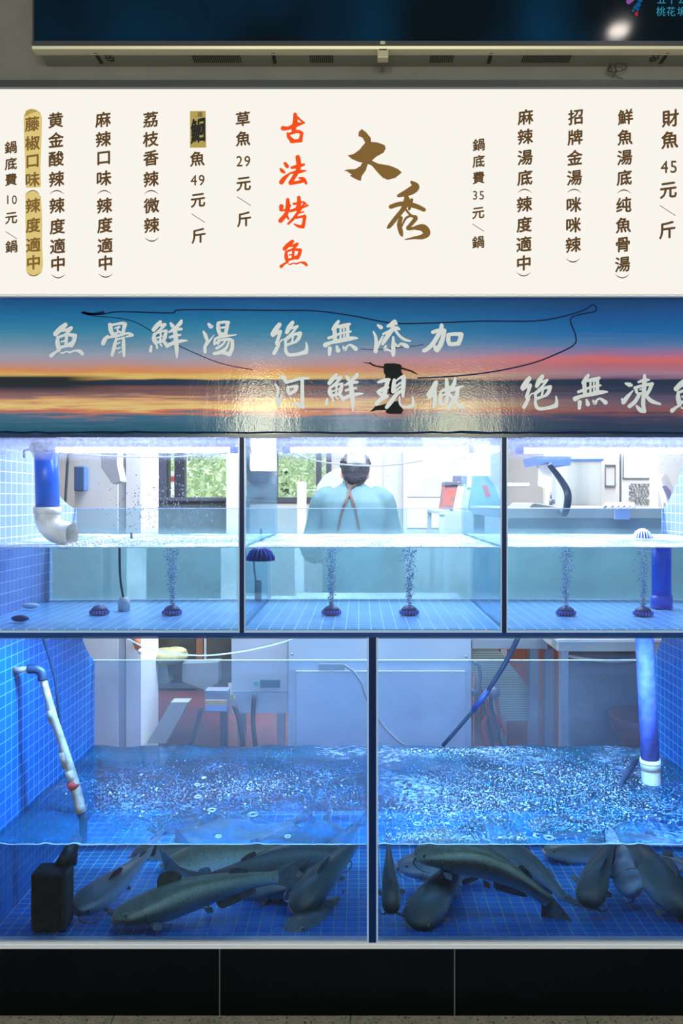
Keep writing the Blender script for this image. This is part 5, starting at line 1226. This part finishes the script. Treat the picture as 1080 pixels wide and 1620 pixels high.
tt = thing('steel_table', 'steel table with square legs behind the lower right bay', 'table', (P(800,0,1.5).x, 1.5, 0))
a, b = P(746,1012,1.5), P(866,1027,1.5); MB().box((a.x, 1.5, b.z), (b.x, 2.0, a.z)).build('apron', M['steel'], tt, bevel=.003)
MB().box((a.x-.01, 1.49, a.z), (b.x+.01, 2.05, a.z+.03)).build('top', M['steel_w'], tt)
for x in (838, 862): 
    q = P(x, 0, 1.52).x; MB().box((q, 1.52, 0), (q+.045, 1.57, b.z)).build('leg', mat('leg_grey', (.24,.27,.33), .4, .4), tt)
t2 = thing('white_table', 'pale grey table with a thick edge behind the drain pipe', 'table', (P(960,0,1.2).x, 1.2, 0))
a, b = P(882,1015,1.2), P(1046,1031,1.2); MB().box((a.x, 1.2, b.z), (b.x+.1, 1.8, a.z)).build('edge', mat('table_grey', (.40,.43,.43), .5), t2, bevel=.004)
MB().box((a.x-.005, 1.19, a.z), (b.x+.1, 1.85, a.z+.012)).build('top', M['white_pl'], t2)
for x in (887, 1036): 
    q = P(x, 0, 1.22).x; MB().box((q, 1.22, 0), (q+.036, 1.26, b.z)).build('leg', M['steel'], t2)
sk = MB().box(P(900,1031,1.5), P(1060,1200,1.62)); tag(sk.build('table_shade_panel', mat('blue_dark', (.03,.07,.14), .5, col2=(.16,.20,.26), vscale=2.5)), 'dark blue panel under the pale table, the shade there put into its colour', 'cabinet')  # panel filling the dark under the table, shade painted as its colour
tag(MB().tube([P(900,1038,1.35), P(930,1043,1.35), P(975,1046,1.35), P(1035,1040,1.35)], .009, 8, smooth=4).build('hose_line', M['steel_w'], smooth=True), 'pale hose sagging under the pale table', 'hose')
bw = MB(); cc = P(1010,1140,1.35)
bw.lathe([(.02,-.16),(.07,-.13),(.13,-.04),(.145,.03),(.135,.03),(.12,-.03),(.06,-.11),(.004,-.13)], cc, 26); tag(bw.build('maroon_basin', mat('maroon', (.16,.03,.06), .4), smooth=True), 'maroon basin under the pale table beside the drain pipe', 'basin')
tw = thing('tool_tripod', 'dark and red bundle of gas hoses and valve stand right of the pale cabinet', 'stand', P(765,1110,1.25))
for k, (pts, mt_) in enumerate(([[(750,1048),(758,1055),(758,1085),(748,1100)], 'frame_dk'], [[(760,1095),(772,1140),(780,1185)], 'dark_fit'], [[(780,1092),(776,1110),(783,1150),(797,1190)], 'dark_fit'], [[(766,1100),(770,1130),(764,1150),(775,1190)], 'red'], [[(784,1100),(790,1135),(800,1160)], 'red'], [[(745,1092),(762,1098),(783,1094)], 'frame_dk'])):
    MB().tube([P(x,y,1.25) for x, y in pts], .009, 8, smooth=4).build('hose', M[mt_], tw, True)
MB().ell(P(781,1096,1.25), (.03,.025,.03), 12, 8).build('valve', M['frame_dk'], tw, True)

# ------------------------------------------------------------------ the cook, seen from behind
PY = 2.4
pr = thing('person', 'cook in a teal shirt with crossed brown apron straps, back to the tanks', 'person', (P(557,0,PY).x, PY, 0))
k = (PY+2)/F
def Q(px, py, dy=0): v = P(px, py, PY); return Vector((v.x, PY+dy, v.z))
M['skin'] = mat('skin', (.50,.31,.23), .55); M['shirt'] = mat('teal_shirt', (.070,.150,.185), .8, col2=(.045,.11,.145), vscale=7, bmp=.35, bscale=14)
M['hair'] = mat('black_hair', (.015,.018,.03), .5, bmp=.6, bscale=90); M['strap'] = mat('brown_strap', (.05,.018,.018), .6); M['trous'] = mat('dark_trousers', (.02,.025,.04), .8)
# body (skin): head, neck, hands on forearms, legs
b = MB(); hc = Q(562, 745)
b.ell(hc, (.082,.098,.118), 20, 14); b.tube([Q(560,758,.0), Q(559,782,-.01)], [.058,.066], 14)
b.ell(hc+Vector((-.084,.0,-.02)), (.014,.022,.034), 8, 6); b.ell(hc+Vector((.084,.0,-.02)), (.014,.022,.034), 8, 6)
b.ell(hc+Vector((0,.098,-.022)), (.013,.022,.020), 8, 6); b.ell(hc+Vector((0,.075,-.075)), (.045,.035,.03), 10, 6)
zsh = Q(0,772).z
def ring(z, w, d, cx=None, yo=0, n=24, e=.8):
    cx = Q(558,0).x if cx is None else cx
    return [Vector((cx+w*math.copysign(abs(math.cos(2*PI*i/n))**e, math.cos(2*PI*i/n)), PY+yo+d*math.copysign(abs(math.sin(2*PI*i/n))**e, math.sin(2*PI*i/n)), z)) for i in range(n)]
b.loft([ring(.90,.16,.10), ring(1.05,.15,.10), ring(1.2,.16,.105), ring(1.45,.18,.10), ring(zsh-.01,.13,.07), ring(zsh+.02,.06,.05)])
for s in (-1, 1):
    hx = Q(558,0).x+s*.09
    b.tube([(hx, PY, .95), (hx+s*.01, PY, .50), (hx+s*.01, PY-.01, .10)], [.085,.062,.042], 14); b.ell((hx+s*.01, PY+.06, .045), (.045,.12,.04), 12, 8)
    wr_ = Vector((Q(558,0).x+s*.12, PY+.40, 1.10)); el = Vector((Q(558,0).x+s*.285, PY+.12, 1.16))
    b.tube([el, wr_], [.042,.028], 12); pa = wr_+Vector((-s*.02,.06,-.01)); b.ell(pa, (.04,.05,.018), 12, 8)
    for i in range(4):
        f0 = pa+Vector(((i-1.5)*.019, .035, 0)); ln_ = (.062,.072,.068,.052)[i]
        b.tube([f0, f0+Vector((0, ln_*.5, .002)), f0+Vector((-s*.004, ln_*.9, -.016))], [.009,.008,.007], 8)
    b.tube([pa+Vector((-s*.032,-.01,0)), pa+Vector((-s*.058,.02,-.006)), pa+Vector((-s*.062,.045,-.012))], [.010,.009,.007], 8)
b.build('body', M['skin'], pr, remesh=.009)
s_ = MB()
cxp = Q(558,0).x
s_.loft([ring(.93,.185,.13), ring(1.10,.185,.125), ring(1.28,.205,.13), ring(1.42,.218,.13), ring(1.50,.215,.122,yo=.005), ring(zsh-.045,.195,.105,yo=.01), ring(zsh-.01,.150,.088,yo=.01), ring(zsh+.012,.095,.072,yo=.005), ring(zsh+.032,.072,.064)])
for s in (-1, 1):
    shd = Vector((cxp+s*.165, PY+.01, zsh-.055)); el = Vector((cxp+s*.272, PY+.06, 1.22))
    s_.tube([shd-Vector((s*.04,0,0)), shd+Vector((s*.03,.0,-.03)), (shd+el)/2+Vector((s*.012,0,0)), el, Vector((cxp+s*.24, PY+.2, 1.15))], [.075,.078,.070,.062,.056], 16, smooth=3)
s_.build('shirt', M['shirt'], pr, remesh=.010)
cl_ = MB().loft([ring(Q(0,783).z,.098,.078,yo=.0), ring(Q(0,774).z,.082,.070), ring(Q(0,765).z,.070,.062,yo=-.004), ring(Q(0,757.5).z,.062,.058,yo=-.006), ring(Q(0,757.5).z-.003,.055,.050,yo=-.006), ring(Q(0,776).z,.06,.05)]); cl_.build('collar', M['shirt'], pr, True)
h_ = MB().ell(hc+Vector((0,-.008,.020)), (.094,.108,.112), 24, 16); h_.ell(hc+Vector((0,-.040,-.035)), (.078,.066,.060), 18, 12)
rh = random.Random(4)
for i in range(60):
    a = rh.uniform(0, 2*PI); e = rh.uniform(.0, 1.2); d = Vector((math.cos(a)*math.cos(e)*.094, math.sin(a)*math.cos(e)*.108, math.sin(e)*.112)); h_.ell(hc+d+Vector((0,-.008,.020)), (.016,.016,.012), 6, 4)
h_.build('hair', M['hair'], pr, remesh=.007)
def backy(x, z):      # rear surface of the shirt
    w = .205; d = .128 if z < 1.5 else max(.07, .128-(z-1.5)*.55); u = min(.97, abs(x-cxp)/w); return PY-d*(1-u**2.5)**.4-.006
sb = MB()
for pts in ([(549,766),(553,774),(550,785),(545,797),(540,812),(534,840)], [(572,762),(562,766),(552,775),(556,788),(560,800),(563,812),(568,840)], [(549,766),(546,760)]):
    q = [P(x, y, PY-.13) for x, y in pts]; q = [Vector((v.x, backy(v.x, v.z), v.z)) for v in q]; q = [Vector(a) for a in cr([tuple(v) for v in q], 5)]
    vs = []; fs = []
    for i, v in enumerate(q):
        T = (q[min(i+1, len(q)-1)]-q[max(i-1, 0)]).normalized(); S = T.cross(Vector((0,1,0))).normalized()*.0072
        vs += [v-S+Vector((0,-.002,0)), v+S+Vector((0,-.002,0)), v+S+Vector((0,.012,0)), v-S+Vector((0,.012,0))]
        if i:
            o = 4*i
            for j in range(4): fs.append((o-4+j, o-4+(j+1) % 4, o+(j+1) % 4, o+j))
    sb.add(vs, fs)
sb.build('apron_strap', M['strap'], pr)
tr = MB().loft([ring(.88,.175,.12), ring(.97,.18,.125), ring(1.0,.17,.12)])
for s in (-1, 1): tr.tube([(cxp+s*.09, PY, .95), (cxp+s*.1, PY, .5), (cxp+s*.1, PY, .09)], [.10,.075,.062], 16)
tr.build('trousers', M['trous'], pr, remesh=.014)
for s in (-1, 1): MB().ell((cxp+s*.10, PY+.06, .045), (.055,.135,.045), 14, 8).build('shoe', M['black'], pr, True)
